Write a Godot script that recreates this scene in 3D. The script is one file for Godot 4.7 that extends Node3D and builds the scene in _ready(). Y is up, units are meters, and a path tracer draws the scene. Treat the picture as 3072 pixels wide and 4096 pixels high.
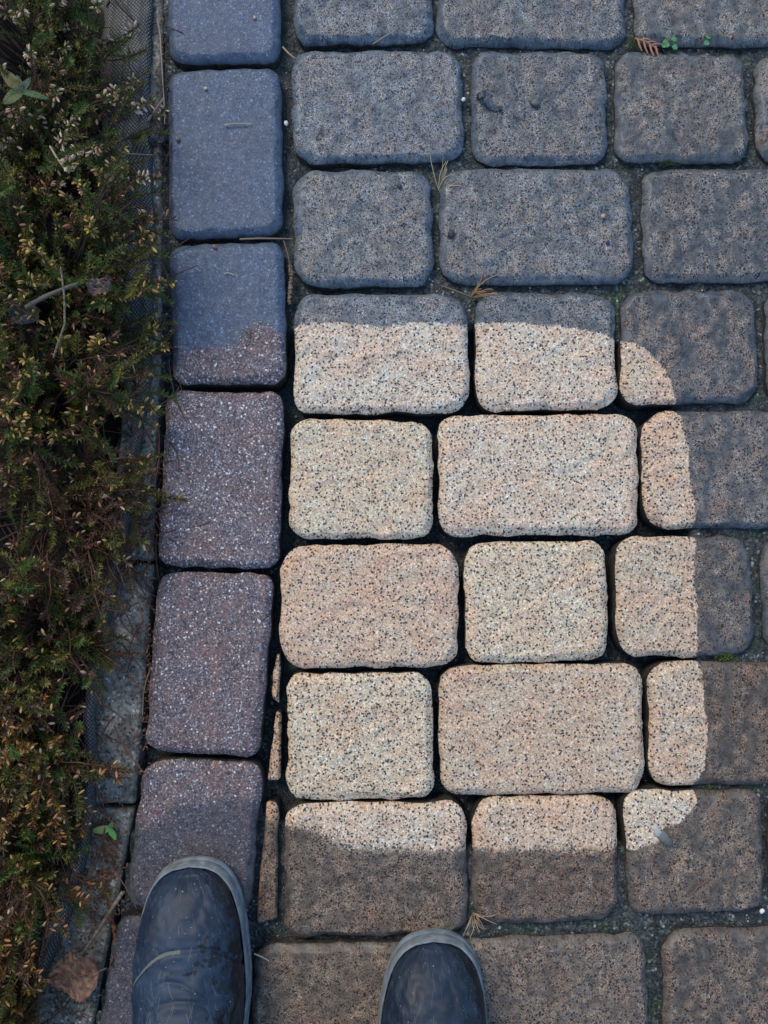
extends Node3D
# A path of worn concrete pavers, half of it scrubbed clean, seen from above.
# Metres, y up; the tops of the pavers lie at y = 0. x runs to the right, z towards the person in the boots.

const RES := 2340.0            # texels per metre of the paving's colour maps (one for the far half, one for the near half)
const TW := 2048
const TH := 1700
const SPAN := 1.28             # metres from far to near that the two maps cover together
const TX0 := -0.345
const TZ0 := -0.64
const NEAR0 := -0.085          # where the near map begins
var rng := RandomNumberGenerator.new()
var wob := FastNoiseLite.new()
var taken := {}
var mask_low: PackedByteArray
const MW := 350
const MH := 512

# ------------------------------------------------------------------ helpers
func numbered(called: String) -> String:
	var k: int = taken.get(called, -1) + 1
	taken[called] = k
	return called if k == 0 else "%s_%03d" % [called, k]

func tag(o: Node, label: String, category: String, group := "", kind := "") -> void:
	if label != "":
		o.set_meta("label", label)
	if category != "":
		o.set_meta("category", category)
	if group != "":
		o.set_meta("group", group)
	if kind != "":
		o.set_meta("kind", kind)

func base(called: String, at := Vector3.ZERO, turn := 0.0) -> Node3D:
	var o := Node3D.new()
	o.name = numbered(called)
	add_child(o)
	o.position = at
	o.rotation.y = turn
	return o

func put(called: String, mesh: Mesh, mat: Material, parent: Node = self) -> MeshInstance3D:
	var o := MeshInstance3D.new()
	o.name = numbered(called)
	o.mesh = mesh
	if mat != null:
		o.material_override = mat
	o.cast_shadow = GeometryInstance3D.SHADOW_CASTING_SETTING_ON
	parent.add_child(o, true)
	return o

func begin() -> SurfaceTool:
	var st := SurfaceTool.new()
	st.begin(Mesh.PRIMITIVE_TRIANGLES)
	return st

func done(st: SurfaceTool, normals := true) -> ArrayMesh:
	if normals:
		st.index()
		st.generate_normals()
	return st.commit()

func lin(r: float, g: float, b: float) -> Color:
	return Color(r, g, b)

func matte(c: Color, rough := 0.8, spec := 0.5) -> StandardMaterial3D:
	var m := StandardMaterial3D.new()
	m.albedo_color = c.linear_to_srgb()
	m.roughness = rough
	m.metallic_specular = spec
	return m

func vmat(rough := 0.7, back := Color.BLACK) -> StandardMaterial3D:
	var m := matte(Color.WHITE, rough)
	m.vertex_color_use_as_albedo = true
	if back != Color.BLACK:
		m.backlight_enabled = true
		m.backlight = back
	return m

func smooth(a: float, b: float, x: float) -> float:
	var t := clampf((x - a) / (b - a), 0.0, 1.0)
	return t * t * (3.0 - 2.0 * t)

func table(t: Array, s: float) -> float:
	if s <= t[0][0]:
		return t[0][1]
	for i in range(1, t.size()):
		if s <= t[i][0]:
			var k: float = (s - t[i - 1][0]) / (t[i][0] - t[i - 1][0])
			return lerpf(t[i - 1][1], t[i][1], k)
	return t[-1][1]

func curve(t: Array, s: float) -> float:
	# the same with rounded bends
	var h := 0.006
	return (table(t, s - h) + 2.0 * table(t, s) + table(t, s + h)) / 4.0

func tube(st: SurfaceTool, pts: Array, r0: float, r1: float, sides := 4, col := Color.WHITE, knob := 0.0) -> void:
	var n := pts.size()
	var prev: Array = []
	for i in n:
		var d: Vector3 = (pts[mini(i + 1, n - 1)] - pts[maxi(i - 1, 0)]).normalized()
		var a := d.cross(Vector3.UP if absf(d.y) < 0.9 else Vector3.RIGHT).normalized()
		var b := d.cross(a)
		var r := lerpf(r0, r1, float(i) / (n - 1)) * (1.0 + knob * rng.randf_range(-1.0, 1.0))
		var ring: Array = []
		for k in sides:
			var w := TAU * k / sides
			ring.append([pts[i] + (a * cos(w) + b * sin(w)) * r, a * cos(w) + b * sin(w)])
		if i > 0:
			for k in sides:
				var k2 := (k + 1) % sides
				for v in [prev[k], ring[k], ring[k2], prev[k], ring[k2], prev[k2]]:
					st.set_color(col)
					st.set_normal(v[1])
					st.add_vertex(v[0])
		prev = ring

func bend(a: Vector3, b: Vector3, bow: Vector3, n := 6) -> Array:
	var out: Array = []
	for i in n + 1:
		var t := float(i) / n
		out.append(a.lerp(b, t) + bow * (4.0 * t * (1.0 - t)))
	return out

func facet(st: SurfaceTool, a: Vector3, b: Vector3, c: Vector3, col: Color, up := Vector3.UP) -> void:
	var nrm := (c - a).cross(b - a)
	if nrm.dot(up) < 0.0:
		nrm = -nrm
	nrm = nrm.normalized()
	for v in [a, b, c]:
		st.set_color(col)
		st.set_normal(nrm)
		st.add_vertex(v)

# ------------------------------------------------------------------ stones
func ring_of(q: Array, inset: float, r: float, nc := 6, ne := 13) -> PackedVector2Array:
	# a quadrilateral (clockwise from its far corner) moved inwards, its corners rounded
	var c: Array = []
	for i in 4:
		var p: Vector2 = q[(i + 3) % 4]
		var o: Vector2 = q[i]
		var s: Vector2 = q[(i + 1) % 4]
		var d0 := (o - p).normalized()
		var d1 := (s - o).normalized()
		var n0 := Vector2(-d0.y, d0.x)
		var n1 := Vector2(-d1.y, d1.x)
		var hit = Geometry2D.line_intersects_line(o + n0 * inset, d0, o + n1 * inset, d1)
		c.append(hit if hit != null else o + (n0 + n1) * inset)
	var out := PackedVector2Array()
	for i in 4:
		var p: Vector2 = c[(i + 3) % 4]
		var o: Vector2 = c[i]
		var s: Vector2 = c[(i + 1) % 4]
		var rr := minf(r, 0.45 * minf(o.distance_to(p), o.distance_to(s)))
		var a := o + (p - o).normalized() * rr
		var b := o + (s - o).normalized() * rr
		for k in nc + 1:
			var t := float(k) / nc
			var mid := a.lerp(o, t).lerp(o.lerp(b, t), t)
			var arc := o + (a - o) * (1.0 - sin(t * PI / 2)) + (b - o) * (1.0 - cos(t * PI / 2))
			out.append(mid.lerp(arc, 0.75))
		var s2: Vector2 = c[(i + 2) % 4]
		var rs := minf(r, 0.45 * minf(s.distance_to(o), s.distance_to(s2)))
		var e := s + (o - s).normalized() * rs
		for k in range(1, ne):
			out.append(b.lerp(e, float(k) / ne))
	return out

func stone_mesh(tz0: float, q: Array, r: float, bevel: float, drop: float, top: float, wave: float, deep := 0.06, tilt := Vector2.ZERO, rough_edge := 1.0, grow := 0.0) -> ArrayMesh:
	var st := begin()
	var sides := begin()
	var rings: Array = []
	var levels: Array = [[0.0012, -deep, 0.0], [0.0, -0.024, 0.0]]
	for e in [[0.0, 1.0], [0.08, 0.8], [0.3, 0.54], [0.56, 0.3], [0.78, 0.1], [0.92, 0.02], [1.0, 0.0]]:
		levels.append([bevel * e[0], -drop * e[1], 0.0])
	for f in [0.06, 0.14, 0.24, 0.35, 0.46, 0.57, 0.68, 0.79, 0.9, 1.0]:
		levels.append([bevel, 0.0, f])
	var mid := Vector2.ZERO
	for p in q:
		mid += p / 4.0
	for lv in levels:
		var ring := ring_of(q, lv[0] - grow, maxf(r - lv[0] * 0.5, 0.002))
		var n := ring.size()
		var pts: Array = []
		for i in n:
			var p := ring[i]
			var t := (ring[(i + 1) % n] - ring[(i + n - 1) % n]).normalized()
			var outw := Vector2(t.y, -t.x)
			var w := wob.get_noise_2d(p.x * 30.0, p.y * 30.0) * 0.0024 + wob.get_noise_2d(p.x * 120.0 + 50.0, p.y * 120.0) * 0.0006
			p += outw * (w * rough_edge * (1.0 - lv[2]))
			p = p.lerp(mid, lv[2])
			var y: float = top + lv[1]
			var edge := 1.0 if lv[1] > -0.02 else 0.0
			var u := wob.get_noise_2d(p.x * 48.0 + 9.0, p.y * 60.0) * 0.9 + wob.get_noise_2d(p.x * 130.0, p.y * 130.0 + 7.0) * 0.35
			y += u * wave * edge
			y += ((p.x - mid.x) * tilt.x + (p.y - mid.y) * tilt.y) * edge
			pts.append(Vector3(p.x, y, p.y))
		rings.append(pts)
	for k in rings.size() - 1:
		var lo: Array = rings[k]
		var hi: Array = rings[k + 1]
		var n := lo.size()
		for i in n:
			var j := (i + 1) % n
			for v in [lo[i], hi[j], lo[j], lo[i], hi[i], hi[j]]:
				if k < 2:
					sides.add_vertex(v)
					continue
				st.set_uv(Vector2((v.x - TX0) * RES / TW, (v.z - tz0) * RES / TH))
				st.add_vertex(v)
	# two surfaces: the worn top with its rounded rim, and the sides down in the joint
	sides.index()
	sides.generate_normals()
	return sides.commit(done(st))

func noise_bytes(kind: int, freq: float, sd: int, ret := 0, oct := 1, w := TW, h := TH) -> PackedByteArray:
	var f := FastNoiseLite.new()
	f.seed = sd
	f.noise_type = kind as FastNoiseLite.NoiseType
	f.frequency = freq
	f.fractal_type = FastNoiseLite.FRACTAL_FBM if oct > 1 else FastNoiseLite.FRACTAL_NONE
	f.fractal_octaves = oct
	f.cellular_return_type = ret as FastNoiseLite.CellularReturnType
	f.cellular_jitter = 1.0
	return f.get_image(w, h, false, false, true).get_data()

func palette(rows: Array, sd: int) -> PackedFloat32Array:
	# 256 grain colours drawn from [share, r, g, b] (sRGB, 0 to 255)
	var r := RandomNumberGenerator.new()
	r.seed = sd
	var total := 0.0
	for a in rows:
		total += a[0]
	var out := PackedFloat32Array()
	for i in 256:
		var t := r.randf() * total
		var pick: Array = rows[0]
		for a in rows:
			pick = a
			t -= a[0]
			if t <= 0.0:
				break
		var j := r.randf_range(0.92, 1.07)
		out.append_array(PackedFloat32Array([pick[1] * j, pick[2] * j, pick[3] * j]))
	return out

func paint(stones: Array, tz0: float, sd: int) -> Array:
	# colour, relief and gloss of the paving: what the aggregate is made of and where grime still covers it
	var g1 := noise_bytes(FastNoiseLite.TYPE_CELLULAR, 0.38, sd + 11, FastNoiseLite.RETURN_CELL_VALUE)
	var g1d := noise_bytes(FastNoiseLite.TYPE_CELLULAR, 0.38, sd + 11, FastNoiseLite.RETURN_DISTANCE)
	var g2 := noise_bytes(FastNoiseLite.TYPE_CELLULAR, 0.16, sd + 23, FastNoiseLite.RETURN_CELL_VALUE)
	var g2d := noise_bytes(FastNoiseLite.TYPE_CELLULAR, 0.16, sd + 23, FastNoiseLite.RETURN_DISTANCE)
	# grime lies in wavy streaks, as rain and brooms leave it
	var wv := FastNoiseLite.new()
	wv.seed = sd + 5
	wv.noise_type = FastNoiseLite.TYPE_SIMPLEX_SMOOTH
	wv.frequency = 0.021
	wv.fractal_octaves = 4
	wv.domain_warp_enabled = true
	wv.domain_warp_amplitude = 46.0
	wv.domain_warp_frequency = 0.012
	var wi := wv.get_image(TW, TH / 2, false, false, true)
	wi.resize(TW, TH, Image.INTERPOLATE_CUBIC)
	var m1 := wi.get_data()
	var m2 := noise_bytes(FastNoiseLite.TYPE_SIMPLEX_SMOOTH, 0.038, sd + 6, 0, 4)
	var m3 := noise_bytes(FastNoiseLite.TYPE_SIMPLEX_SMOOTH, 0.008, sd + 8, 0, 3)
	var whole := Image.create_from_data(MW, MH, false, Image.FORMAT_L8, mask_low)
	var m0 := int((tz0 - TZ0) / SPAN * MH)
	var mh := int(TH / RES / SPAN * MH + 0.5)
	var mi := Image.create(MW, mh, false, Image.FORMAT_L8)
	mi.fill(Color.WHITE)
	mi.blit_rect(whole, Rect2i(0, m0, MW, mini(mh, MH - m0)), Vector2i.ZERO)
	mi.resize(TW, TH, Image.INTERPOLATE_BILINEAR)
	var mk := mi.get_data()
	var tan_pal := palette([[0.04, 86, 82, 78], [0.08, 156, 134, 112], [0.36, 205, 181, 153], [0.28, 219, 202, 177], [0.13, 203, 168, 150], [0.05, 236, 231, 222], [0.08, 176, 166, 154]], 3)
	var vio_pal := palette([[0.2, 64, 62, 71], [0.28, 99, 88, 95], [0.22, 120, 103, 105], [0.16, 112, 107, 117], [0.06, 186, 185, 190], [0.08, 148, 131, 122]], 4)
	var alb := PackedByteArray()
	alb.resize(TW * TH * 3)
	alb.fill(40)
	var hgt := PackedByteArray()
	hgt.resize(TW * TH)
	hgt.fill(128)
	var gls := PackedByteArray()
	gls.resize(TW * TH)
	gls.fill(150)
	var own := PackedByteArray()
	own.resize(TW * TH)
	for s in stones:
		var q: Array = s.q
		var lo: Vector2 = q[0]
		var hi: Vector2 = q[0]
		for p in q:
			lo = lo.min(p)
			hi = hi.max(p)
		var x0 := maxi(int((lo.x - 0.009 - TX0) * RES), 0)
		var x1 := mini(int((hi.x + 0.009 - TX0) * RES), TW - 1)
		var y0 := maxi(int((lo.y - 0.009 - tz0) * RES), 0)
		var y1 := mini(int((hi.y + 0.009 - tz0) * RES), TH - 1)
		if x1 <= x0 or y1 <= y0:
			continue
		var ex := PackedFloat32Array()
		var ez := PackedFloat32Array()
		var ec := PackedFloat32Array()
		for i in 4:
			var d: Vector2 = (q[(i + 1) % 4] - q[i]).normalized()
			ex.append(-d.y)
			ez.append(d.x)
			ec.append(d.y * q[i].x - d.x * q[i].y)
		var e0x := ex[0]; var e0z := ez[0]; var e0c := ec[0]
		var e1x := ex[1]; var e1z := ez[1]; var e1c := ec[1]
		var e2x := ex[2]; var e2z := ez[2]; var e2c := ec[2]
		var e3x := ex[3]; var e3z := ez[3]; var e3c := ec[3]
		var violet: bool = s.violet
		var pal := vio_pal if violet else tan_pal
		var tr: float = s.tint.x; var tg: float = s.tint.y; var tb: float = s.tint.z
		var grime_falloff: float = s.grime_falloff
		var silt: float = s.silt
		var cool: float = s.cool
		var grime_share: float = s.grime_share
		var soft: float = s.soft
		var fleck: int = s.fleck
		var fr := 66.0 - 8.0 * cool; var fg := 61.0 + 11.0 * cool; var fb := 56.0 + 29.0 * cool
		var rr: float = s.r
		var film_w: float = s.film
		for y in range(y0, y1):
			var wz := tz0 + y / RES
			var row := y * TW
			for x in range(x0, x1):
				var i := row + x
				var wx := TX0 + x / RES
				# distance from the outline, inwards
				var a := minf(e0x * wx + e0z * wz + e0c, e2x * wx + e2z * wz + e2c)
				var b := minf(e1x * wx + e1z * wz + e1c, e3x * wx + e3z * wz + e3c)
				var d := minf(a, b)
				if a < rr and b < rr:
					d = rr - sqrt((rr - a) * (rr - a) + (rr - b) * (rr - b))
				if d < 0.0:
					if d < -0.0045 or own[i] == 1:
						continue
				else:
					own[i] = 1
				var gi := g1[i] * 3
				var n1 := m1[i] / 255.0
				var n2 := m2[i] / 255.0
				var cr := pal[gi]; var cg := pal[gi + 1]; var cb := pal[gi + 2]
				var h := 150.0 + (g1[i] & 31) - g1d[i] * 0.45
				# flakes of dark and pale stone in the mix
				var fl := g2[i]
				if g2d[i] < 64 + (g1[i] & 31):
					if fl > fleck:
						var k := 0.0 if not violet else 0.35
						cr += (46.0 - cr) * (0.95 - k); cg += (50.0 - cg) * (0.95 - k); cb += (55.0 - cb) * (0.95 - k)
					elif fl < 10:
						cr = 226.0; cg = 222.0; cb = 216.0
						h += 15.0
				# pigment clouds: rosy, ochre and grey parts of the same slab
				var hue := m3[i] / 255.0 - 0.5
				cr *= tr * (1.0 + 0.03 * hue); cg *= tg * (1.0 - 0.08 * hue); cb *= tb * (1.0 - 0.13 * hue)
				if violet:
					var rust := clampf((n1 - 0.5) * 3.5 + (n2 - 0.5) * 2.0, 0.0, 1.0) * float(s.rust)
					cr += (160.0 - cr) * rust * 0.26; cg += (112.0 - cg) * rust * 0.26; cb += (98.0 - cb) * rust * 0.26
				var gloss := 190.0
				# where the scrubbing stopped, along a ragged edge
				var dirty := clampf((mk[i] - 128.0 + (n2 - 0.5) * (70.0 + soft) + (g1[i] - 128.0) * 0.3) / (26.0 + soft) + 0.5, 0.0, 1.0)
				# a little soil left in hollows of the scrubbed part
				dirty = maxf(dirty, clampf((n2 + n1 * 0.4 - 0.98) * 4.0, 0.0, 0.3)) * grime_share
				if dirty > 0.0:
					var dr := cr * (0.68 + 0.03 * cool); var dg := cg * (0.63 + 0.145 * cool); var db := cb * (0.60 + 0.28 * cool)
					var film := clampf((n1 - 0.32) * 2.4, 0.0, 1.0) * grime_falloff
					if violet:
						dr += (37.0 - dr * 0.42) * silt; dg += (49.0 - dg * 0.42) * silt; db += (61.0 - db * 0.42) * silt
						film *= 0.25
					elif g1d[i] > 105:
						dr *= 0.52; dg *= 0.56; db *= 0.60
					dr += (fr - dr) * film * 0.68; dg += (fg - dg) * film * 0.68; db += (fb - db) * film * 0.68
					var sp := (n2 - 0.5) * (52.0 if not violet else 22.0)
					dr += sp; dg += sp * 0.97; db += sp * 0.92
					gloss = 158.0
					# smooth silt on parts of the rounded edge
					if d < film_w * (0.45 + 0.8 * n2) + (n1 - 0.55) * 0.01:
						var k := 0.58
						dr += (fr + n2 * 34.0 - dr) * k; dg += (fg + n2 * 36.0 - dg) * k; db += (fb + n2 * 38.0 - db) * k
						h = 140.0 + n2 * 10.0
						gloss = 120.0
					cr += (dr - cr) * dirty; cg += (dg - cg) * dirty; cb += (db - cb) * dirty
					gloss = 190.0 + (gloss - 190.0) * dirty
				var o := i * 3
				alb[o] = clampi(int(cr), 0, 255)
				alb[o + 1] = clampi(int(cg), 0, 255)
				alb[o + 2] = clampi(int(cb), 0, 255)
				hgt[i] = clampi(int(h), 0, 255)
				gls[i] = int(gloss)
	var out: Array = []
	for a in [[alb, Image.FORMAT_RGB8], [hgt, Image.FORMAT_L8], [gls, Image.FORMAT_L8]]:
		out.append(ImageTexture.create_from_image(Image.create_from_data(TW, TH, false, a[1], a[0])))
	return out

func grit_texture(rows: Array, freq: float, sd: int, size := 512) -> ImageTexture:
	# tiling grains of the given colours
	var f := FastNoiseLite.new()
	f.seed = sd
	f.noise_type = FastNoiseLite.TYPE_CELLULAR
	f.frequency = freq
	f.fractal_type = FastNoiseLite.FRACTAL_NONE
	f.cellular_return_type = FastNoiseLite.RETURN_CELL_VALUE
	var a := f.get_seamless_image(size, size, false, false, 0.1, true).get_data()
	f.noise_type = FastNoiseLite.TYPE_SIMPLEX_SMOOTH
	f.frequency = 0.02
	f.fractal_type = FastNoiseLite.FRACTAL_FBM
	var b := f.get_seamless_image(size, size, false, false, 0.1, true).get_data()
	var pal := palette(rows, sd)
	var out := PackedByteArray()
	out.resize(size * size * 3)
	for i in size * size:
		var k := 0.72 + b[i] / 255.0 * 0.56
		for c in 3:
			out[i * 3 + c] = clampi(int(pal[a[i] * 3 + c] * k), 0, 255)
	var im := Image.create_from_data(size, size, false, Image.FORMAT_RGB8, out)
	return ImageTexture.create_from_image(im)

func bump_of(freq: float, sd: int, strength: float, cell := true, size := 512) -> ImageTexture:
	var f := FastNoiseLite.new()
	f.seed = sd
	f.noise_type = FastNoiseLite.TYPE_CELLULAR if cell else FastNoiseLite.TYPE_SIMPLEX_SMOOTH
	f.frequency = freq
	f.fractal_octaves = 3
	f.cellular_return_type = FastNoiseLite.RETURN_DISTANCE
	var im := f.get_seamless_image(size, size, true, false, 0.1, true)
	im.bump_map_to_normal_map(strength)
	return ImageTexture.create_from_image(im)

func triplanar(tex: Texture2D, per_metre: float, rough := 0.85, nrm: Texture2D = null, depth := 1.0) -> StandardMaterial3D:
	var m := matte(Color.WHITE, rough)
	m.albedo_texture = tex
	m.uv1_triplanar = true
	m.uv1_world_triplanar = true
	m.uv1_scale = Vector3.ONE * per_metre
	if nrm:
		m.normal_enabled = true
		m.normal_texture = nrm
		m.normal_scale = depth
	return m

func scrubbed(p: Vector2) -> float:
	# 0 where the scrubbing reached, 1 where grime stays
	var x := clampi(int((p.x - TX0) * RES / TW * MW), 0, MW - 1)
	var y := clampi(int((p.y - TZ0) / SPAN * MH), 0, MH - 1)
	if p.x > TX0 + TW / RES or absf(p.y) > -TZ0:
		return 1.0
	return mask_low[y * MW + x] / 255.0

# ------------------------------------------------------------------ plants
func blade(st: SurfaceTool, at: Vector3, dir: Vector3, side: Vector3, length: float, wide: float, c0: Color, c1: Color) -> void:
	# one needle: a folded diamond
	var nrm := side.cross(dir).normalized()
	var m := at + dir * length * 0.45 - nrm * wide * 0.25
	var a := at + dir * length * 0.5 + side * wide * 0.5
	var b := at + dir * length * 0.5 - side * wide * 0.5
	var tip := at + dir * length - nrm * length * 0.08
	var cm := c0.lerp(c1, 0.5)
	for t in [[at, a, m, c0, cm, cm], [a, tip, m, cm, c1, cm], [at, m, b, c0, cm, cm], [m, tip, b, cm, c1, cm]]:
		var n2: Vector3 = (t[2] - t[0]).cross(t[1] - t[0]).normalized()
		for k in 3:
			st.set_color(t[3 + k])
			st.set_normal(n2)
			st.add_vertex(t[k])

func bud(st: SurfaceTool, at: Vector3, dir: Vector3, length: float, wide: float, c0: Color, c1: Color) -> void:
	# a closed bell flower: a small spindle of five sides
	var a := dir.cross(Vector3(0.3, 0.9, 0.2)).normalized()
	var b := dir.cross(a)
	var prof := [[0.0, 0.15], [0.25, 0.75], [0.55, 1.0], [0.85, 0.6], [1.0, 0.05]]
	for i in prof.size() - 1:
		for k in 5:
			var w0 := TAU * k / 5.0
			var w1 := TAU * (k + 1) / 5.0
			var v: Array = []
			for e in [[i, w0], [i + 1, w0], [i + 1, w1], [i, w1]]:
				var nn: Vector3 = a * cos(e[1]) + b * sin(e[1])
				v.append([at + dir * length * prof[e[0]][0] + nn * wide * 0.5 * prof[e[0]][1], nn, c0.lerp(c1, prof[e[0]][0])])
			for j in [0, 1, 2, 0, 2, 3]:
				st.set_color(v[j][2])
				st.set_normal(v[j][1])
				st.add_vertex(v[j][0])

func sprig(needle: Array, flower: Array, length: float, n_flower: int, dead: float) -> Array:
	# [needles, flowers, stem]: a heather shoot along +y with whorls of needles, buds below its tip
	var sn := begin()
	var sf := begin()
	var ss := begin()
	var bowx := rng.randf_range(-0.35, 0.35)
	var bowz := rng.randf_range(-0.35, 0.35)
	var along := func(t: float) -> Vector3:
		return Vector3(bowx * t * t, t, bowz * t * t) * length
	var pts: Array = []
	for i in 5:
		pts.append(along.call(i / 4.0))
	tube(ss, pts, 0.0009, 0.0005, 4, Color(0.075, 0.038, 0.022) if dead < 0.5 else Color(0.10, 0.05, 0.03))
	var whorls := int(length / 0.0021)
	for i in whorls:
		var t := (i + 0.5) / whorls
		if t < 0.12 or rng.randf() < dead * 0.55:
			continue
		var p: Vector3 = along.call(t)
		var turn := i * 0.8 + rng.randf() * 0.4
		for k in 4:
			var w := turn + TAU * k / 4.0 + rng.randf_range(-0.2, 0.2)
			var outw := Vector3(cos(w), 0, sin(w))
			var lift := lerpf(0.35, 1.1, t) + rng.randf_range(-0.2, 0.25)
			var dir := (outw + Vector3.UP * lift).normalized()
			var side := Vector3(-sin(w), 0, cos(w))
			var c: Color = needle[rng.randi() % needle.size()]
			c = c * rng.randf_range(0.75, 1.25)
			var c1 := c.lerp(needle[-1], 0.25 + 0.35 * t)
			blade(sn, p, dir, side, rng.randf_range(0.005, 0.0085) * (1.0 - 0.25 * t), rng.randf_range(0.0012, 0.0018), c, c1)
	for i in n_flower:
		var t := rng.randf_range(0.4, 0.98)
		var w := rng.randf() * TAU
		var p: Vector3 = along.call(t)
		var dir := (Vector3(cos(w), rng.randf_range(-0.3, 1.0), sin(w))).normalized()
		var c: Color = flower[rng.randi() % flower.size()]
		bud(sf, p + dir * 0.0015, dir, rng.randf_range(0.005, 0.0072), rng.randf_range(0.0021, 0.003), c.lerp(flower[0], 0.5) * 0.6, c)
	return [sn.commit(), sf.commit() if n_flower > 0 else null, ss.commit()]

func along_dir(dir: Vector3, roll: float, size: float, at: Vector3) -> Transform3D:
	var y := dir.normalized()
	var x := y.cross(Vector3(0.31, 0.17, 0.93)).normalized().rotated(y, roll)
	return Transform3D(Basis(x, y, x.cross(y)).scaled(Vector3.ONE * size), at)

func heather(label: String, root: Vector2, targets: Array, variants: Array, mats: Array, litter: float, per_branch: int, twig_col: Color) -> void:
	var o := base("heather_plant", Vector3(root.x, -0.03, root.y))
	tag(o, label, "heather", "heather plants along the edge of the path")
	var sn := begin()
	var sf := begin()
	var ss := begin()
	var inv := Vector3(root.x, -0.03, root.y)
	for e in targets:
		var tip: Vector3 = e - inv
		var from := Vector3(tip.x * rng.randf_range(0.05, 0.25), 0.0, tip.z * rng.randf_range(0.05, 0.3))
		var d := tip - from
		if d.length() > 0.13:
			from = tip - d.normalized() * 0.13
			from.y = maxf(from.y * 0.6, 0.004)
		var bow := Vector3(rng.randf_range(-0.012, 0.012), rng.randf_range(0.004, 0.02), rng.randf_range(-0.012, 0.012))
		var path := bend(from, tip, bow, 6)
		tube(ss, path, 0.0014, 0.0007, 5, twig_col * rng.randf_range(0.7, 1.3))
		for k in per_branch:
			var t := rng.randf_range(0.3, 1.0) if k > 0 else 1.0
			var f := t * 6.0
			var i := mini(int(f), 5)
			var p: Vector3 = path[i].lerp(path[i + 1], f - i)
			var dir: Vector3 = (path[i + 1] - path[i]).normalized()
			dir = (dir * rng.randf_range(0.5, 1.3) + Vector3(rng.randf_range(-1, 1), rng.randf_range(0.0, 1.1), rng.randf_range(-1, 1)) * (0.75 if k > 0 else 0.3)).normalized()
			var v: Array = variants[rng.randi() % variants.size()]
			var x := along_dir(dir, rng.randf() * TAU, rng.randf_range(0.75, 1.15), p)
			sn.append_from(v[0], 0, x)
			ss.append_from(v[2], 0, x)
			if v[1] != null:
				sf.append_from(v[1], 0, x)
	# bare twigs low in the plant
	for k in int(litter):
		var e: Vector3 = targets[rng.randi() % targets.size()] - inv
		var a := Vector3(e.x + rng.randf_range(-0.04, 0.04), rng.randf_range(0.005, 0.03), e.z + rng.randf_range(-0.05, 0.02))
		var b := a + Vector3(rng.randf_range(-0.03, 0.04), rng.randf_range(-0.01, 0.03), rng.randf_range(-0.02, 0.07))
		tube(ss, bend(a, b, Vector3(rng.randf_range(-0.008, 0.008), 0.004, 0), 4), 0.0008, 0.0004, 4, twig_col * rng.randf_range(0.8, 1.6))
	put("stem", ss.commit(), mats[2], o)
	put("foliage", sn.commit(), mats[0], o).set_meta("kind", "stuff")
	put("flower", sf.commit(), mats[1], o).set_meta("kind", "stuff")

func leaf_mesh(length: float, wide: float, curl: float, teeth: int, tooth: float, c0: Color, c1: Color, wrinkle := 0.0, thick := 0.0004) -> ArrayMesh:
	# a leaf lying along +x from its stalk: blade with a fold at the midrib, side veins pressed in, and a thickness
	var st := begin()
	var nx := 26
	var nz := 13
	var grid: Array = []
	for i in nx + 1:
		var t := float(i) / nx
		var w := wide * 0.5 * pow(sin(PI * pow(t, 0.72)), 0.62) if t > 0.0 and t < 1.0 else 0.0004
		if teeth > 0:
			w *= 1.0 + tooth * (fposmod(t * teeth, 1.0) - 0.5)
		var row: Array = []
		for k in nz + 1:
			var s := float(k) / nz * 2.0 - 1.0
			var vein := 0.5 + 0.5 * cos((t * 9.0 - absf(s) * 2.2) * TAU)
			var y := absf(s) * w * 0.18 - curl * length * (t - 0.5) * (t - 0.5) + curl * length * 0.25
			y += wrinkle * (wob.get_noise_2d(t * 7.0 + length * 900.0, s * 5.0) * 0.0035 + vein * 0.0007 * (1.0 - absf(s)))
			y += wrinkle * 0.004 * s * s * sin(t * 7.0)
			row.append([Vector3(t * length, y, s * w), c0.lerp(c1, clampf(0.55 + 0.7 * wob.get_noise_2d(t * 9.0 + 40.0, s * 6.0) + 0.5 * wob.get_noise_2d(t * 40.0, s * 30.0) - 0.3 * vein, 0.0, 1.0))])
		grid.append(row)
	for face in 2:
		var off := Vector3(0, -thick * face, 0)
		for i in nx:
			for k in nz:
				var a: Array = grid[i][k]; var b: Array = grid[i + 1][k]
				var c: Array = grid[i + 1][k + 1]; var d: Array = grid[i][k + 1]
				var order := [a, b, c, a, c, d] if face == 0 else [a, c, b, a, d, c]
				for v in order:
					st.set_color(v[1])
					st.add_vertex(v[0] + off)
	return done(st)

# ------------------------------------------------------------------ boots
const HALF := [[0.0, 0.0], [0.002, 0.0165], [0.006, 0.0265], [0.012, 0.0345], [0.02, 0.0405], [0.03, 0.045], [0.045, 0.0495], [0.06, 0.0523], [0.08, 0.0545], [0.1, 0.055], [0.12, 0.0535], [0.15, 0.047], [0.18, 0.0425], [0.21, 0.041], [0.25, 0.0395], [0.272, 0.034], [0.283, 0.024], [0.288, 0.012], [0.29, 0.0]]
const RISE := [[0.0, 0.026], [0.004, 0.036], [0.012, 0.046], [0.025, 0.0565], [0.045, 0.066], [0.08, 0.076], [0.1, 0.083], [0.12, 0.092], [0.15, 0.11], [0.18, 0.132], [0.2, 0.142], [0.26, 0.142], [0.29, 0.11]]

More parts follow.
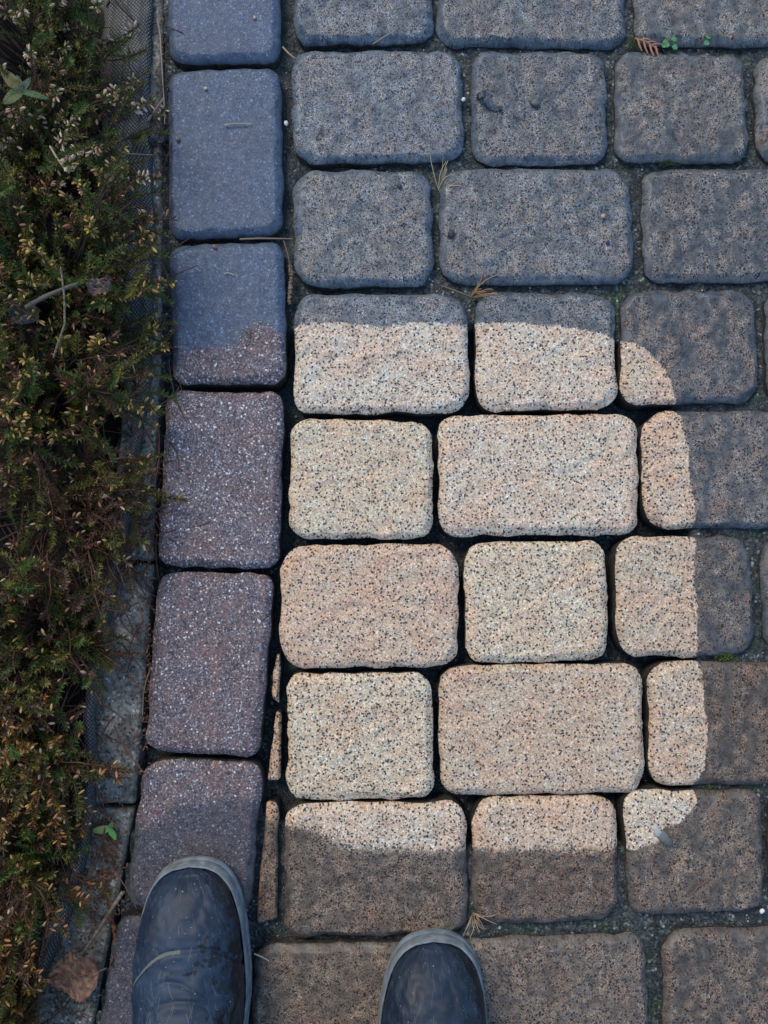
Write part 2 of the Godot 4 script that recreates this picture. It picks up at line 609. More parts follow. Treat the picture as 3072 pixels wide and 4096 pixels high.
func boot_texture(sd: int, mud_sheen: float, wet_shade: float) -> Array:
	# dark rubber, sky sheen painted in as a bluish film; dried mud splashes, scuffs and grains; damp blots stay dark and glossy
	var w := 512
	var h := 1024
	var a := noise_bytes(FastNoiseLite.TYPE_SIMPLEX_SMOOTH, 0.006, sd, 0, 5, w, h)
	var b := noise_bytes(FastNoiseLite.TYPE_SIMPLEX_SMOOTH, 0.05, sd + 1, 0, 3, w, h)
	var c := noise_bytes(FastNoiseLite.TYPE_CELLULAR, 0.055, sd + 2, FastNoiseLite.RETURN_DISTANCE, 1, w, h)
	var cv := noise_bytes(FastNoiseLite.TYPE_CELLULAR, 0.055, sd + 2, FastNoiseLite.RETURN_CELL_VALUE, 1, w, h)
	var e := noise_bytes(FastNoiseLite.TYPE_CELLULAR, 0.022, sd + 3, FastNoiseLite.RETURN_DISTANCE, 1, w, h)
	var alb := PackedByteArray()
	alb.resize(w * h * 3)
	var gls := PackedByteArray()
	gls.resize(w * h)
	for y in h:
		for x in w:
			var i := y * w + x
			var n := a[i] / 255.0
			var fine := b[i] / 255.0
			var film := clampf(0.3 + n * 0.55, 0.0, 1.0) * mud_sheen * (0.75 + 0.5 * fine)  # mottled film whose blue paints sky sheen into the rubber colour
			var r := 15.0 + 28.0 * film; var g := 23.0 + 44.0 * film; var bl := 35.0 + 58.0 * film
			var gl := 118.0 + 50.0 * film
			var side := float(x) / w
			# damp blots with hard outlines; the shaded right side is painted dark with them
			var blot := (side - 0.5) * 1.3 + (fine - 0.5) * 0.35 + (n - 0.5) * 0.45 - e[i] / 255.0 * 0.4
			if blot > 0.12 + (1.0 - wet_shade) * 0.2:
				r = r * 0.3 + 9.0; g = g * 0.3 + 11.0; bl = bl * 0.3 + 14.0
				gl = 92.0
			# splashed grains of mud
			if c[i] < 5 + (cv[i] & 15) and cv[i] > 160:
				var k := 0.35 + (cv[i] & 3) * 0.2
				r += (158.0 - r) * k; g += (156.0 - g) * k; bl += (150.0 - bl) * k
				gl = 190.0
			# dried mud: streaks low on the outer side and caught in the first seam
			var u := -cos(PI * side)
			var vv := float(y) / h * 0.3
			var seam := 0.057 + 0.045 * pow(maxf(0.0, -u), 2.0) + 0.03 * pow(maxf(0.0, u), 3.0)
			var mud := clampf((0.2 - side) * 4.0 + (fine - 0.5) * 2.2 + (n - 0.7) * 1.5, 0.0, 1.0) * 0.5 * mud_sheen
			if absf(vv - seam) < 0.0011 + 0.0006 * fine and side < 0.5:
				mud = maxf(mud, 0.75)
			r += (128.0 - r) * mud; g += (124.0 - g) * mud; bl += (112.0 - bl) * mud
			gl += (200.0 - gl) * mud
			var o := i * 3
			alb[o] = int(r); alb[o + 1] = int(g); alb[o + 2] = int(bl)
			gls[i] = int(gl)
	# scuffs
	var r2 := RandomNumberGenerator.new()
	r2.seed = sd
	for k in 260:
		var p := Vector2(r2.randf() * w, r2.randf() * h * 0.5)
		var dir := Vector2(r2.randf_range(-0.3, 0.5), 1.0).normalized()
		var n := r2.randi_range(8, 46)
		var pale := r2.randf_range(0.25, 0.75)
		for s in n:
			var q := p + dir * s
			var i := (int(q.y) % h) * w + (int(q.x) % w)
			for ch in 3:
				alb[i * 3 + ch] = int(lerpf(alb[i * 3 + ch], [132.0, 130.0, 124.0][ch], pale))
	return [ImageTexture.create_from_image(Image.create_from_data(w, h, false, Image.FORMAT_RGB8, alb)), ImageTexture.create_from_image(Image.create_from_data(w, h, false, Image.FORMAT_L8, gls))]

func boot(label: String, toe: Vector2, turn: float, sd: int, mud_sheen: float, wet_shading: float, sole_mat: Material) -> void:
	var o := base("rubber_boot", Vector3(toe.x, 0.0, toe.y), turn)
	tag(o, label, "boot", "pair of rubber boots")
	o.scale = Vector3(0.95, 1.0, 1.0)
	var tex := boot_texture(sd, mud_sheen, wet_shading)
	var m := matte(Color.WHITE, 1.0, 0.45)
	m.albedo_texture = tex[0]
	m.roughness_texture = tex[1]
	m.roughness_texture_channel = BaseMaterial3D.TEXTURE_CHANNEL_RED
	# upper
	var st := begin()
	var rows: Array = []
	var s := 0.0
	var ss: Array = []
	while s < 0.2901:
		ss.append(s)
		s += 0.0006 if s < 0.006 else (0.0013 if s < 0.165 else 0.005)
	var na := 72
	for v in ss:
		var w := curve(HALF, v) if v > 0.01 else table(HALF, v)
		var h := curve(RISE, v)
		var row: Array = []
		for k in na + 1:
			var a := PI * (1.0 - float(k) / na)
			var cx := cos(a)
			var sy := sin(a)
			var u := cx
			# seams of the moulded overlays: a groove with a lip behind it
			var lift := 0.0
			var e1 := 0.057 + 0.045 * pow(maxf(0.0, -u), 2.0) + 0.03 * pow(maxf(0.0, u), 3.0)
			var e2 := 0.081 + 0.09 * u * u + 0.005 * sin(u * 6.0)
			var e3 := 0.093 + 0.06 * u * u
			for e in [e1, e2, e3]:
				var dd: float = (v - e) / 0.0016
				lift -= 0.0013 * exp(-dd * dd)
				lift += 0.0009 * smooth(0.0, 0.004, v - e)
			lift += wob.get_noise_3d(v * 60.0 + sd, u * 3.5, sd) * 0.0014 + wob.get_noise_3d(v * 240.0 + sd, u * 14.0, sd) * 0.00025
			# a dented toe cap
			lift -= 0.0022 * exp(-pow((v - 0.03) / 0.016, 2.0) - pow((u - 0.35) / 0.3, 2.0))
			var px := (w + lift) * signf(cx) * pow(absf(cx), 0.78) * (0.9 + 0.1 * smooth(0.0, 0.5, sy))
			var py := 0.017 + (h - 0.017 + lift) * pow(maxf(sy, 0.0), 0.82)
			row.append(Vector3(px + 0.004 * smooth(0.1, 0.0, v), py, v))
		rows.append(row)
	for i in rows.size() - 1:
		for k in na:
			for e in [[i, k], [i + 1, k + 1], [i + 1, k], [i, k], [i, k + 1], [i + 1, k + 1]]:
				st.set_uv(Vector2(float(e[1]) / na, ss[e[0]] / 0.3))
				st.add_vertex(rows[e[0]][e[1]])
	put("upper", done(st), m, o)
	# shaft
	st = begin()
	var prof := [[0.09, 0.046, 0.062], [0.13, 0.046, 0.060], [0.18, 0.050, 0.062], [0.25, 0.056, 0.066], [0.33, 0.062, 0.070], [0.345, 0.064, 0.072], [0.345, 0.060, 0.068], [0.25, 0.052, 0.062], [0.13, 0.042, 0.056]]
	for i in prof.size() - 1:
		for k in 40:
			var q: Array = []
			for e in [[i, k], [i + 1, k], [i + 1, k + 1], [i, k + 1]]:
				var a: float = TAU * e[1] / 40.0
				q.append(Vector3(cos(a) * prof[e[0]][1], prof[e[0]][0], 0.222 + sin(a) * prof[e[0]][2]))
			for j in [0, 1, 2, 0, 2, 3]:
				st.set_uv(Vector2(fposmod((k + (1 if j > 1 else 0)) / 40.0, 1.0), q[j].y / 0.4))
				st.add_vertex(q[j])
	put("shaft", done(st), m, o)
	# sole with a welt that stands out round the toe
	st = begin()
	var outline: Array = []
	var nn := 70
	for side in [1.0, -1.0]:
		for i in nn:
			var t := float(i) / nn
			if side < 0.0:
				t = 1.0 - t
			var v := 0.29 * (0.5 - 0.5 * cos(PI * t))
			var w := curve(HALF, v) if v > 0.01 else table(HALF, v)
			outline.append([Vector3(side * w * 0.925 + 0.004 * smooth(0.1, 0.0, v), 0, v), side])
	var ring_n := outline.size()
	var nrm: Array = []
	for i in ring_n:
		var t: Vector3 = (outline[(i + 2) % ring_n][0] - outline[(i + ring_n - 2) % ring_n][0]).normalized()
		nrm.append(Vector3(t.z, 0, -t.x))
	var lev := [[0.001, 0.0], [0.0055, 0.002], [0.0085, 0.006], [0.009, 0.0105], [0.0078, 0.0135], [0.0058, 0.0142], [0.0056, 0.0155], [0.0072, 0.0168], [0.0068, 0.0195], [0.005, 0.0302], [0.0022, 0.0308], [-0.004, 0.022]]
	for i in lev.size() - 1:
		for k in ring_n:
			var k2 := (k + 1) % ring_n
			var q: Array = []
			for e in [[i, k], [i + 1, k], [i + 1, k2], [i, k2]]:
				var p: Vector3 = outline[e[1]][0]
				var more := 0.35 + 0.1 * smooth(0.075, 0.005, p.z)
				q.append(p + nrm[e[1]] * lev[e[0]][0] * more + Vector3.UP * lev[e[0]][1])
			for j in [0, 2, 1, 0, 3, 2]:
				st.add_vertex(q[j])
	put("sole", done(st), sole_mat, o)

# ------------------------------------------------------------------ scene
func _ready() -> void:
	rng.seed = 4711
	wob.seed = 77
	wob.noise_type = FastNoiseLite.TYPE_SIMPLEX_SMOOTH
	wob.frequency = 1.0
	wob.fractal_octaves = 2

	# camera: held over the path, tipped a little forwards
	var cam := Camera3D.new()
	cam.name = "camera"
	cam.fov = 60.0
	cam.near = 0.02
	cam.far = 400.0
	add_child(cam)
	cam.position = Vector3(0, 0.8543, 0.0533)
	cam.rotation_degrees = Vector3(-90.0 + 3.568, 0, 0)
	cam.current = true

	# an overcast day in the shade: broad light from the far left
	var env := Environment.new()
	env.background_mode = Environment.BG_SKY
	var sm := ProceduralSkyMaterial.new()
	sm.sky_top_color = Color(0.58, 0.74, 0.94)
	sm.sky_horizon_color = Color(0.68, 0.79, 0.92)
	sm.sky_curve = 0.2
	sm.ground_bottom_color = Color(0.16, 0.16, 0.15)
	sm.ground_horizon_color = Color(0.4, 0.42, 0.42)
	sm.energy_multiplier = 0.68
	sm.sun_angle_max = 30.0
	var sky := Sky.new()
	sky.sky_material = sm
	env.sky = sky
	env.tonemap_mode = Environment.TONE_MAPPER_LINEAR
	env.tonemap_exposure = 1.5
	env.sdfgi_enabled = true
	env.ssao_enabled = true
	env.ssil_enabled = true
	var we := WorldEnvironment.new()
	we.name = "environment"
	we.environment = env
	add_child(we)
	var sun := DirectionalLight3D.new()
	sun.name = "sun"
	sun.light_energy = 0.5
	sun.light_angular_distance = 26.0
	sun.light_color = Color(1.0, 0.95, 0.88)
	sun.shadow_enabled = true
	add_child(sun)
	sun.look_at_from_position(Vector3(-0.55, 1.0, -0.75), Vector3.ZERO)

	build_ground()
	build_paving()
	build_edging()
	build_heather()
	build_boots()
	build_small_things()

func build_ground() -> void:
	var grit := grit_texture([[0.5, 46, 47, 46], [0.3, 66, 66, 63], [0.12, 100, 98, 92], [0.05, 150, 147, 140], [0.2, 30, 31, 31]], 0.16, 31)
	var st := begin()
	for v in [Vector3(-150, -0.075, -150), Vector3(150, -0.075, -150), Vector3(150, -0.075, 150), Vector3(-150, -0.075, -150), Vector3(150, -0.075, 150), Vector3(-150, -0.075, 150)]:
		st.add_vertex(v)
	var g := put("ground", done(st), triplanar(grit, 4.0, 0.95))
	g.set_meta("kind", "structure")

	# soil of the planted strip, lumpy
	var soil_tex := grit_texture([[0.55, 27, 25, 24], [0.25, 40, 34, 30], [0.07, 74, 54, 42], [0.13, 18, 17, 17]], 0.14, 41)
	st = begin()
	var x0 := -0.75
	var z0 := -0.95
	var n := 60
	var m := 190
	var pts: Array = []
	for j in m + 1:
		var row: Array = []
		for i in n + 1:
			var x := x0 + 0.0095 * i
			var z := z0 + 0.01 * j
			var y := -0.035 + wob.get_noise_2d(x * 20.0, z * 20.0) * 0.010 + wob.get_noise_2d(x * 90.0, z * 90.0) * 0.004
			var edge := edging_left(z)
			if x > edge:
				y -= 0.03
			row.append(Vector3(x, y, z))
		pts.append(row)
	for j in m:
		for i in n:
			if pts[j][i].x > edging_left(pts[j][i].z) + 0.05:
				continue
			for v in [pts[j][i], pts[j][i + 1], pts[j + 1][i + 1], pts[j][i], pts[j + 1][i + 1], pts[j + 1][i]]:
				st.add_vertex(v)
	var soil := put("soil", done(st), triplanar(soil_tex, 5.0, 0.95, bump_of(0.1, 9, 6.0), 1.0))
	soil.set_meta("kind", "structure")

const EDGE_L := [Vector2(-0.2504, -0.8591), Vector2(-0.2445, -0.5137), Vector2(-0.2409, -0.2489), Vector2(-0.2423, -0.1201), Vector2(-0.2536, -0.0027), Vector2(-0.2653, 0.0863), Vector2(-0.2753, 0.1829), Vector2(-0.276, 0.2609), Vector2(-0.2894, 0.3465), Vector2(-0.3123, 0.4311), Vector2(-0.3434, 0.5353), Vector2(-0.3779, 0.6785)]
const EDGE_R := [Vector2(-0.2276, -0.8591), Vector2(-0.2223, -0.5137), Vector2(-0.2181, -0.2489), Vector2(-0.2179, -0.1201), Vector2(-0.2224, 0.0464), Vector2(-0.2304, 0.235), Vector2(-0.2483, 0.3784), Vector2(-0.2713, 0.4896), Vector2(-0.3141, 0.6785)]

func along_line(t: Array, z: float) -> float:
	for i in range(1, t.size()):
		if z <= t[i].y:
			return lerpf(t[i - 1].x, t[i].x, clampf((z - t[i - 1].y) / (t[i].y - t[i - 1].y), 0.0, 1.0))
	return t[-1].x

func edging_left(z: float) -> float:
	return along_line(EDGE_L, z)

func build_paving() -> void:
	# the outline of what has been scrubbed
	var clean := PackedVector2Array([Vector2(-0.2534, -0.1842), Vector2(-0.2254, -0.1384), Vector2(-0.2057, -0.1452), Vector2(-0.159, -0.1677), Vector2(-0.1296, -0.1736), Vector2(-0.098, -0.1759), Vector2(-0.0858, -0.1814), Vector2(-0.0586, -0.1856), Vector2(-0.0315, -0.1833), Vector2(0.0002, -0.1805), Vector2(0.0319, -0.1851), Vector2(0.0817, -0.1828), Vector2(0.0908, -0.186), Vector2(0.127, -0.1842), Vector2(0.1655, -0.1828), Vector2(0.2084, -0.1759), Vector2(0.2264, -0.1695), Vector2(0.2354, -0.1672), Vector2(0.2561, -0.159), Vector2(0.2693, -0.1448), Vector2(0.2794, -0.1265), Vector2(0.2835, -0.1083), Vector2(0.2864, -0.0974), Vector2(0.2918, -0.0765), Vector2(0.2959, -0.0539), Vector2(0.2965, -0.0238), Vector2(0.3014, -0.0013), Vector2(0.3, 0.0237), Vector2(0.297, 0.0593), Vector2(0.2996, 0.0828), Vector2(0.2994, 0.1326), Vector2(0.3017, 0.1462), Vector2(0.3055, 0.1768), Vector2(0.3077, 0.2129), Vector2(0.3049, 0.2415), Vector2(0.2957, 0.2609), Vector2(0.2945, 0.276), Vector2(0.2809, 0.2949), Vector2(0.2625, 0.2996), Vector2(0.2588, 0.312), Vector2(0.2368, 0.3201), Vector2(0.2224, 0.3188), Vector2(0.1836, 0.315), Vector2(0.1496, 0.3133), Vector2(0.1207, 0.3175), Vector2(0.0831, 0.3201), Vector2(0.0539, 0.3184), Vector2(0.0103, 0.3141), Vector2(-0.0408, 0.309), Vector2(-0.0937, 0.3038), Vector2(-0.1178, 0.3038), Vector2(-0.1198, 0.2704), Vector2(-0.1573, 0.2833), Vector2(-0.188, 0.2815), Vector2(-0.2142, 0.2876), Vector2(-0.2357, 0.3038), Vector2(-0.3178, 0.3465), Vector2(-0.326, -0.0027)])
	mask_low.resize(MW * MH)
	for y in MH:
		for x in MW:
			var p := Vector2(TX0 + (x + 0.5) / MW * TW / RES, TZ0 + (y + 0.5) / MH * SPAN)
			mask_low[y * MW + x] = 0 if Geometry2D.is_point_in_polygon(p, clean) else 255
	var soft := Image.create_from_data(MW, MH, false, Image.FORMAT_L8, mask_low)
	soft.resize(MW / 2, MH / 2, Image.INTERPOLATE_BILINEAR)
	soft.resize(MW, MH, Image.INTERPOLATE_CUBIC)
	mask_low = soft.get_data()
	# the last passes of the brush, towards the boots and over the border stones, faded out gradually
	soft.resize(MW / 9, MH / 9, Image.INTERPOLATE_BILINEAR)
	soft.resize(MW, MH, Image.INTERPOLATE_CUBIC)
	var faint := soft.get_data()
	for y in MH:
		for x in MW:
			var p := Vector2(TX0 + (x + 0.5) / MW * TW / RES, TZ0 + (y + 0.5) / MH * SPAN)
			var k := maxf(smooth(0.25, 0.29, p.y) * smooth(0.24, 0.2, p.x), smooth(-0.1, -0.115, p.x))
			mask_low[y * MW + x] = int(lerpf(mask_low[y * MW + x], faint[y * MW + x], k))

	var fields: Array = [
		# far rows to near rows; each stone clockwise from its far left corner
		[Vector2(-0.0921, -0.5936), Vector2(0.0468, -0.5936), Vector2(0.0497, -0.4733), Vector2(-0.0894, -0.4704)], [Vector2(0.0552, -0.5936), Vector2(0.2426, -0.5936), Vector2(0.2442, -0.468), Vector2(0.0534, -0.4695)], [Vector2(0.2529, -0.5936), Vector2(0.4453, -0.5912), Vector2(0.4415, -0.4695), Vector2(0.2521, -0.4695)],
		[Vector2(-0.0922, -0.4647), Vector2(0.0778, -0.4628), Vector2(0.0795, -0.3494), Vector2(-0.0905, -0.3475)], [Vector2(0.0871, -0.4633), Vector2(0.2219, -0.4623), Vector2(0.2229, -0.347), Vector2(0.0873, -0.347)], [Vector2(0.2321, -0.4618), Vector2(0.3604, -0.4599), Vector2(0.3627, -0.3494), Vector2(0.2311, -0.348)], [Vector2(0.3715, -0.459), Vector2(0.5451, -0.459), Vector2(0.5409, -0.3494), Vector2(0.3714, -0.3489)],
		[Vector2(-0.0904, -0.3395), Vector2(0.046, -0.3409), Vector2(0.0497, -0.2234), Vector2(-0.0874, -0.222)], [Vector2(0.0547, -0.3423), Vector2(0.2452, -0.3418), Vector2(0.2469, -0.2266), Vector2(0.0565, -0.2243)], [Vector2(0.2576, -0.3423), Vector2(0.4445, -0.3423), Vector2(0.4409, -0.2285), Vector2(0.2573, -0.2276)],
		[Vector2(-0.0869, -0.216), Vector2(0.0819, -0.2142), Vector2(0.0835, -0.0983), Vector2(-0.0889, -0.0969)], [Vector2(0.0901, -0.2165), Vector2(0.2272, -0.2174), Vector2(0.2285, -0.1019), Vector2(0.0898, -0.0983)], [Vector2(0.2335, -0.2179), Vector2(0.3643, -0.2192), Vector2(0.3672, -0.1074), Vector2(0.2317, -0.1051)], [Vector2(0.3761, -0.2202), Vector2(0.545, -0.2202), Vector2(0.5407, -0.1083), Vector2(0.3749, -0.1074)],
		[Vector2(-0.0915, -0.0906), Vector2(0.047, -0.0897), Vector2(0.0479, 0.025), Vector2(-0.0917, 0.0264)], [Vector2(0.0533, -0.0947), Vector2(0.2477, -0.0965), Vector2(0.2474, 0.021), Vector2(0.0533, 0.0232)], [Vector2(0.2527, -0.0988), Vector2(0.4436, -0.0997), Vector2(0.4399, 0.0143), Vector2(0.2524, 0.0161)],
		[Vector2(-0.0992, 0.0317), Vector2(0.0711, 0.0308), Vector2(0.0723, 0.1488), Vector2(-0.0997, 0.1492)], [Vector2(0.0783, 0.0295), Vector2(0.2152, 0.0277), Vector2(0.2156, 0.1427), Vector2(0.078, 0.1449)], [Vector2(0.2237, 0.0241), Vector2(0.3544, 0.0228), Vector2(0.3572, 0.1378), Vector2(0.2245, 0.1396)], [Vector2(0.3661, 0.0219), Vector2(0.5357, 0.0197), Vector2(0.5311, 0.1356), Vector2(0.3665, 0.1374)],
		[Vector2(-0.0934, 0.1558), Vector2(0.0453, 0.1545), Vector2(0.0475, 0.273), Vector2(-0.0922, 0.2742)], [Vector2(0.0528, 0.1484), Vector2(0.2474, 0.1453), Vector2(0.2482, 0.2674), Vector2(0.0537, 0.2708)], [Vector2(0.254, 0.144), Vector2(0.4446, 0.1427), Vector2(0.4409, 0.2587), Vector2(0.2536, 0.2613)],
		[Vector2(-0.093, 0.2785), Vector2(0.0777, 0.276), Vector2(0.0796, 0.3982), Vector2(-0.0939, 0.402)], [Vector2(0.0843, 0.2725), Vector2(0.2215, 0.2695), Vector2(0.2222, 0.3856), Vector2(0.0844, 0.3906)], [Vector2(0.2285, 0.2661), Vector2(0.3596, 0.2643), Vector2(0.3592, 0.3779), Vector2(0.2309, 0.3801)], [Vector2(0.3675, 0.2635), Vector2(0.535, 0.2609), Vector2(0.5305, 0.3741), Vector2(0.3653, 0.3771)],
		[Vector2(-0.1229, 0.4084), Vector2(0.0471, 0.4062), Vector2(0.0483, 0.5332), Vector2(-0.1235, 0.5353)], [Vector2(0.0557, 0.4041), Vector2(0.2475, 0.3982), Vector2(0.2487, 0.522), Vector2(0.0552, 0.5278)], [Vector2(0.2632, 0.3944), Vector2(0.4474, 0.3911), Vector2(0.4432, 0.5146), Vector2(0.2625, 0.5187)]]
	var borders: Array = [
		[Vector2(-0.2204, -0.6351), Vector2(-0.1073, -0.6351), Vector2(-0.1032, -0.4518), Vector2(-0.2162, -0.4499)], [Vector2(-0.2161, -0.4441), Vector2(-0.104, -0.4475), Vector2(-0.0996, -0.2758), Vector2(-0.2135, -0.2707)], [Vector2(-0.2116, -0.2647), Vector2(-0.0986, -0.2679), Vector2(-0.0958, -0.1261), Vector2(-0.2076, -0.1251)],
		[Vector2(-0.2134, -0.1192), Vector2(-0.098, -0.1183), Vector2(-0.1017, 0.0548), Vector2(-0.2193, 0.0513)], [Vector2(-0.2183, 0.058), Vector2(-0.1057, 0.0597), Vector2(-0.1201, 0.235), Vector2(-0.2279, 0.2276)], [Vector2(-0.2282, 0.2359), Vector2(-0.1157, 0.2393), Vector2(-0.1275, 0.3847), Vector2(-0.2441, 0.3729)], [Vector2(-0.2531, 0.3813), Vector2(-0.1326, 0.3906), Vector2(-0.1414, 0.5435), Vector2(-0.2721, 0.5311)]]
	var slivers: Array = [[Vector2(-0.1042, 0.1361), Vector2(-0.0998, 0.1374), Vector2(-0.1012, 0.1859), Vector2(-0.1092, 0.1777)], [Vector2(-0.1038, 0.1916), Vector2(-0.0985, 0.1951), Vector2(-0.0998, 0.2574), Vector2(-0.1125, 0.2583)], [Vector2(-0.1127, 0.2773), Vector2(-0.1013, 0.2798), Vector2(-0.1014, 0.3881), Vector2(-0.1218, 0.3923)]]
	# more of the same beyond the picture, so that the path goes on
	var extra: Array = [
		[Vector2(0.4523, -0.5926), Vector2(0.5857, -0.5926), Vector2(0.5828, -0.4776), Vector2(0.4506, -0.4776)], [Vector2(0.5922, -0.5926), Vector2(0.7814, -0.5926), Vector2(0.777, -0.4776), Vector2(0.5893, -0.4776)], [Vector2(0.5521, -0.4609), Vector2(0.6842, -0.4609), Vector2(0.6805, -0.3456), Vector2(0.5495, -0.3456)], [Vector2(0.6906, -0.4609), Vector2(0.8781, -0.4609), Vector2(0.8729, -0.3456), Vector2(0.6869, -0.3456)], [Vector2(0.4513, -0.3414), Vector2(0.5823, -0.3414), Vector2(0.5793, -0.2257), Vector2(0.4494, -0.2257)], [Vector2(0.5887, -0.3414), Vector2(0.7746, -0.3414), Vector2(0.7701, -0.2257), Vector2(0.5857, -0.2257)], [Vector2(0.5518, -0.2192), Vector2(0.6816, -0.2192), Vector2(0.6778, -0.1033), Vector2(0.549, -0.1033)], [Vector2(0.688, -0.2192), Vector2(0.8723, -0.2192), Vector2(0.8669, -0.1033), Vector2(0.6841, -0.1033)], [Vector2(0.4503, -0.0988), Vector2(0.579, -0.0988), Vector2(0.5759, 0.0174), Vector2(0.4483, 0.0174)], [Vector2(0.5853, -0.0988), Vector2(0.768, -0.0988), Vector2(0.7634, 0.0174), Vector2(0.5822, 0.0174)], [Vector2(0.5423, 0.0206), Vector2(0.6699, 0.0206), Vector2(0.666, 0.137), Vector2(0.5395, 0.137)], [Vector2(0.6762, 0.0206), Vector2(0.8573, 0.0206), Vector2(0.8518, 0.137), Vector2(0.6722, 0.137)], [Vector2(0.4512, 0.1435), Vector2(0.5777, 0.1435), Vector2(0.5745, 0.26), Vector2(0.4491, 0.26)], [Vector2(0.5839, 0.1435), Vector2(0.7634, 0.1435), Vector2(0.7586, 0.26), Vector2(0.5807, 0.26)], [Vector2(0.5416, 0.2618), Vector2(0.6669, 0.2618), Vector2(0.6629, 0.3784), Vector2(0.5386, 0.3784)], [Vector2(0.6731, 0.2618), Vector2(0.851, 0.2618), Vector2(0.8454, 0.3784), Vector2(0.669, 0.3784)], [Vector2(0.4539, 0.3911), Vector2(0.5781, 0.3911), Vector2(0.5747, 0.5075), Vector2(0.4517, 0.5075)], [Vector2(0.5841, 0.3911), Vector2(0.7604, 0.3911), Vector2(0.7555, 0.5075), Vector2(0.5808, 0.5075)], [Vector2(-0.0899, -0.849), Vector2(0.0448, -0.849), Vector2(0.0454, -0.729), Vector2(-0.0882, -0.729)], [Vector2(0.0524, -0.849), Vector2(0.2417, -0.849), Vector2(0.2407, -0.729), Vector2(0.0529, -0.729)], [Vector2(0.2493, -0.849), Vector2(0.4182, -0.849), Vector2(0.4157, -0.729), Vector2(0.2482, -0.729)], [Vector2(0.4258, -0.849), Vector2(0.5605, -0.849), Vector2(0.5569, -0.729), Vector2(0.4232, -0.729)], [Vector2(0.5681, -0.849), Vector2(0.7574, -0.849), Vector2(0.7521, -0.729), Vector2(0.5644, -0.729)], [Vector2(-0.091, -0.7214), Vector2(0.0966, -0.7214), Vector2(0.0968, -0.5998), Vector2(-0.0893, -0.5998)], [Vector2(0.1042, -0.7214), Vector2(0.2716, -0.7214), Vector2(0.2702, -0.5998), Vector2(0.1042, -0.5998)], [Vector2(0.2791, -0.7214), Vector2(0.4127, -0.7214), Vector2(0.4101, -0.5998), Vector2(0.2777, -0.5998)], [Vector2(0.4202, -0.7214), Vector2(0.6078, -0.7214), Vector2(0.6037, -0.5998), Vector2(0.4176, -0.5998)], [Vector2(0.6154, -0.7214), Vector2(0.7828, -0.7214), Vector2(0.7771, -0.5998), Vector2(0.6111, -0.5998)], [Vector2(-0.1285, 0.5427), Vector2(0.0427, 0.5427), Vector2(0.0431, 0.6781), Vector2(-0.1264, 0.6781)], [Vector2(0.0496, 0.5427), Vector2(0.2024, 0.5427), Vector2(0.2012, 0.6781), Vector2(0.0499, 0.6781)], [Vector2(0.2092, 0.5427), Vector2(0.3311, 0.5427), Vector2(0.3286, 0.6781), Vector2(0.2079, 0.6781)], [Vector2(0.338, 0.5427), Vector2(0.5093, 0.5427), Vector2(0.5049, 0.6781), Vector2(0.3354, 0.6781)], [Vector2(0.5161, 0.5427), Vector2(0.6689, 0.5427), Vector2(0.6629, 0.6781), Vector2(0.5117, 0.6781)], [Vector2(-0.123, 0.6744), Vector2(0.0283, 0.6744), Vector2(0.0288, 0.8109), Vector2(-0.1209, 0.8109)], [Vector2(0.0351, 0.6744), Vector2(0.1557, 0.6744), Vector2(0.155, 0.8109), Vector2(0.0355, 0.8109)], [Vector2(0.1625, 0.6744), Vector2(0.3321, 0.6744), Vector2(0.3295, 0.8109), Vector2(0.1617, 0.8109)], [Vector2(0.3389, 0.6744), Vector2(0.4902, 0.6744), Vector2(0.4859, 0.8109), Vector2(0.3362, 0.8109)], [Vector2(0.497, 0.6744), Vector2(0.6176, 0.6744), Vector2(0.612, 0.8109), Vector2(0.4926, 0.8109)], [Vector2(0.6244, 0.6744), Vector2(0.794, 0.6744), Vector2(0.7865, 0.8109), Vector2(0.6188, 0.8109)]]
	borders.append_array([[Vector2(-0.2253, -0.8288), Vector2(-0.1087, -0.8288), Vector2(-0.1064, -0.643), Vector2(-0.2205, -0.643)], [Vector2(-0.2788, 0.5402), Vector2(-0.1456, 0.5493), Vector2(-0.1609, 0.7027), Vector2(-0.3181, 0.6906)]])

	var stones: Array = []
	var r2 := RandomNumberGenerator.new()
	r2.seed = 5
	var rosy := [17, 16, 25, 12, 13]
	for i in fields.size() + extra.size():
		var q: Array = fields[i] if i < fields.size() else extra[i - fields.size()]
		var t := r2.randf_range(-1.0, 1.0)
		var tint := Vector3(1.0, 1.0 - 0.012 * t, 1.0 - 0.03 * t)
		if i in rosy:
			tint = Vector3(0.985, 0.945, 0.92)
		elif i in [14, 18, 21]:
			tint = Vector3(1.0, 1.0, 0.975)
		elif i in [16, 19, 22, 23]:
			tint = Vector3(0.955, 0.93, 0.905)
		var c: Vector2 = (q[0] + q[2]) / 2.0
		var grime_falloff := r2.randf_range(0.55, 0.8) + 0.45 * smooth(0.08, 0.32, c.x) + 0.15 * smooth(0.2, 0.4, c.y)  # grime film weight, with edge darkening painted in towards right and near rows
		stones.append({"q": q, "violet": false, "tint": tint, "grime_falloff": grime_falloff, "r": r2.randf_range(0.017, 0.024), "film": 0.0075, "rust": 0.0, "silt": 0.0, "cool": clampf(1.0 - smooth(0.02, 0.22, c.y) - 0.35 * smooth(0.05, 0.3, c.x), 0.05, 1.0), "grime_share": r2.randf_range(0.86, 1.0) if c.y < 0.2 else r2.randf_range(0.85, 1.0), "soft": 60.0 if c.y > 0.24 and c.x < 0.2 else 10.0, "fleck": r2.randi_range(190, 218), "name": "paving_stone"})
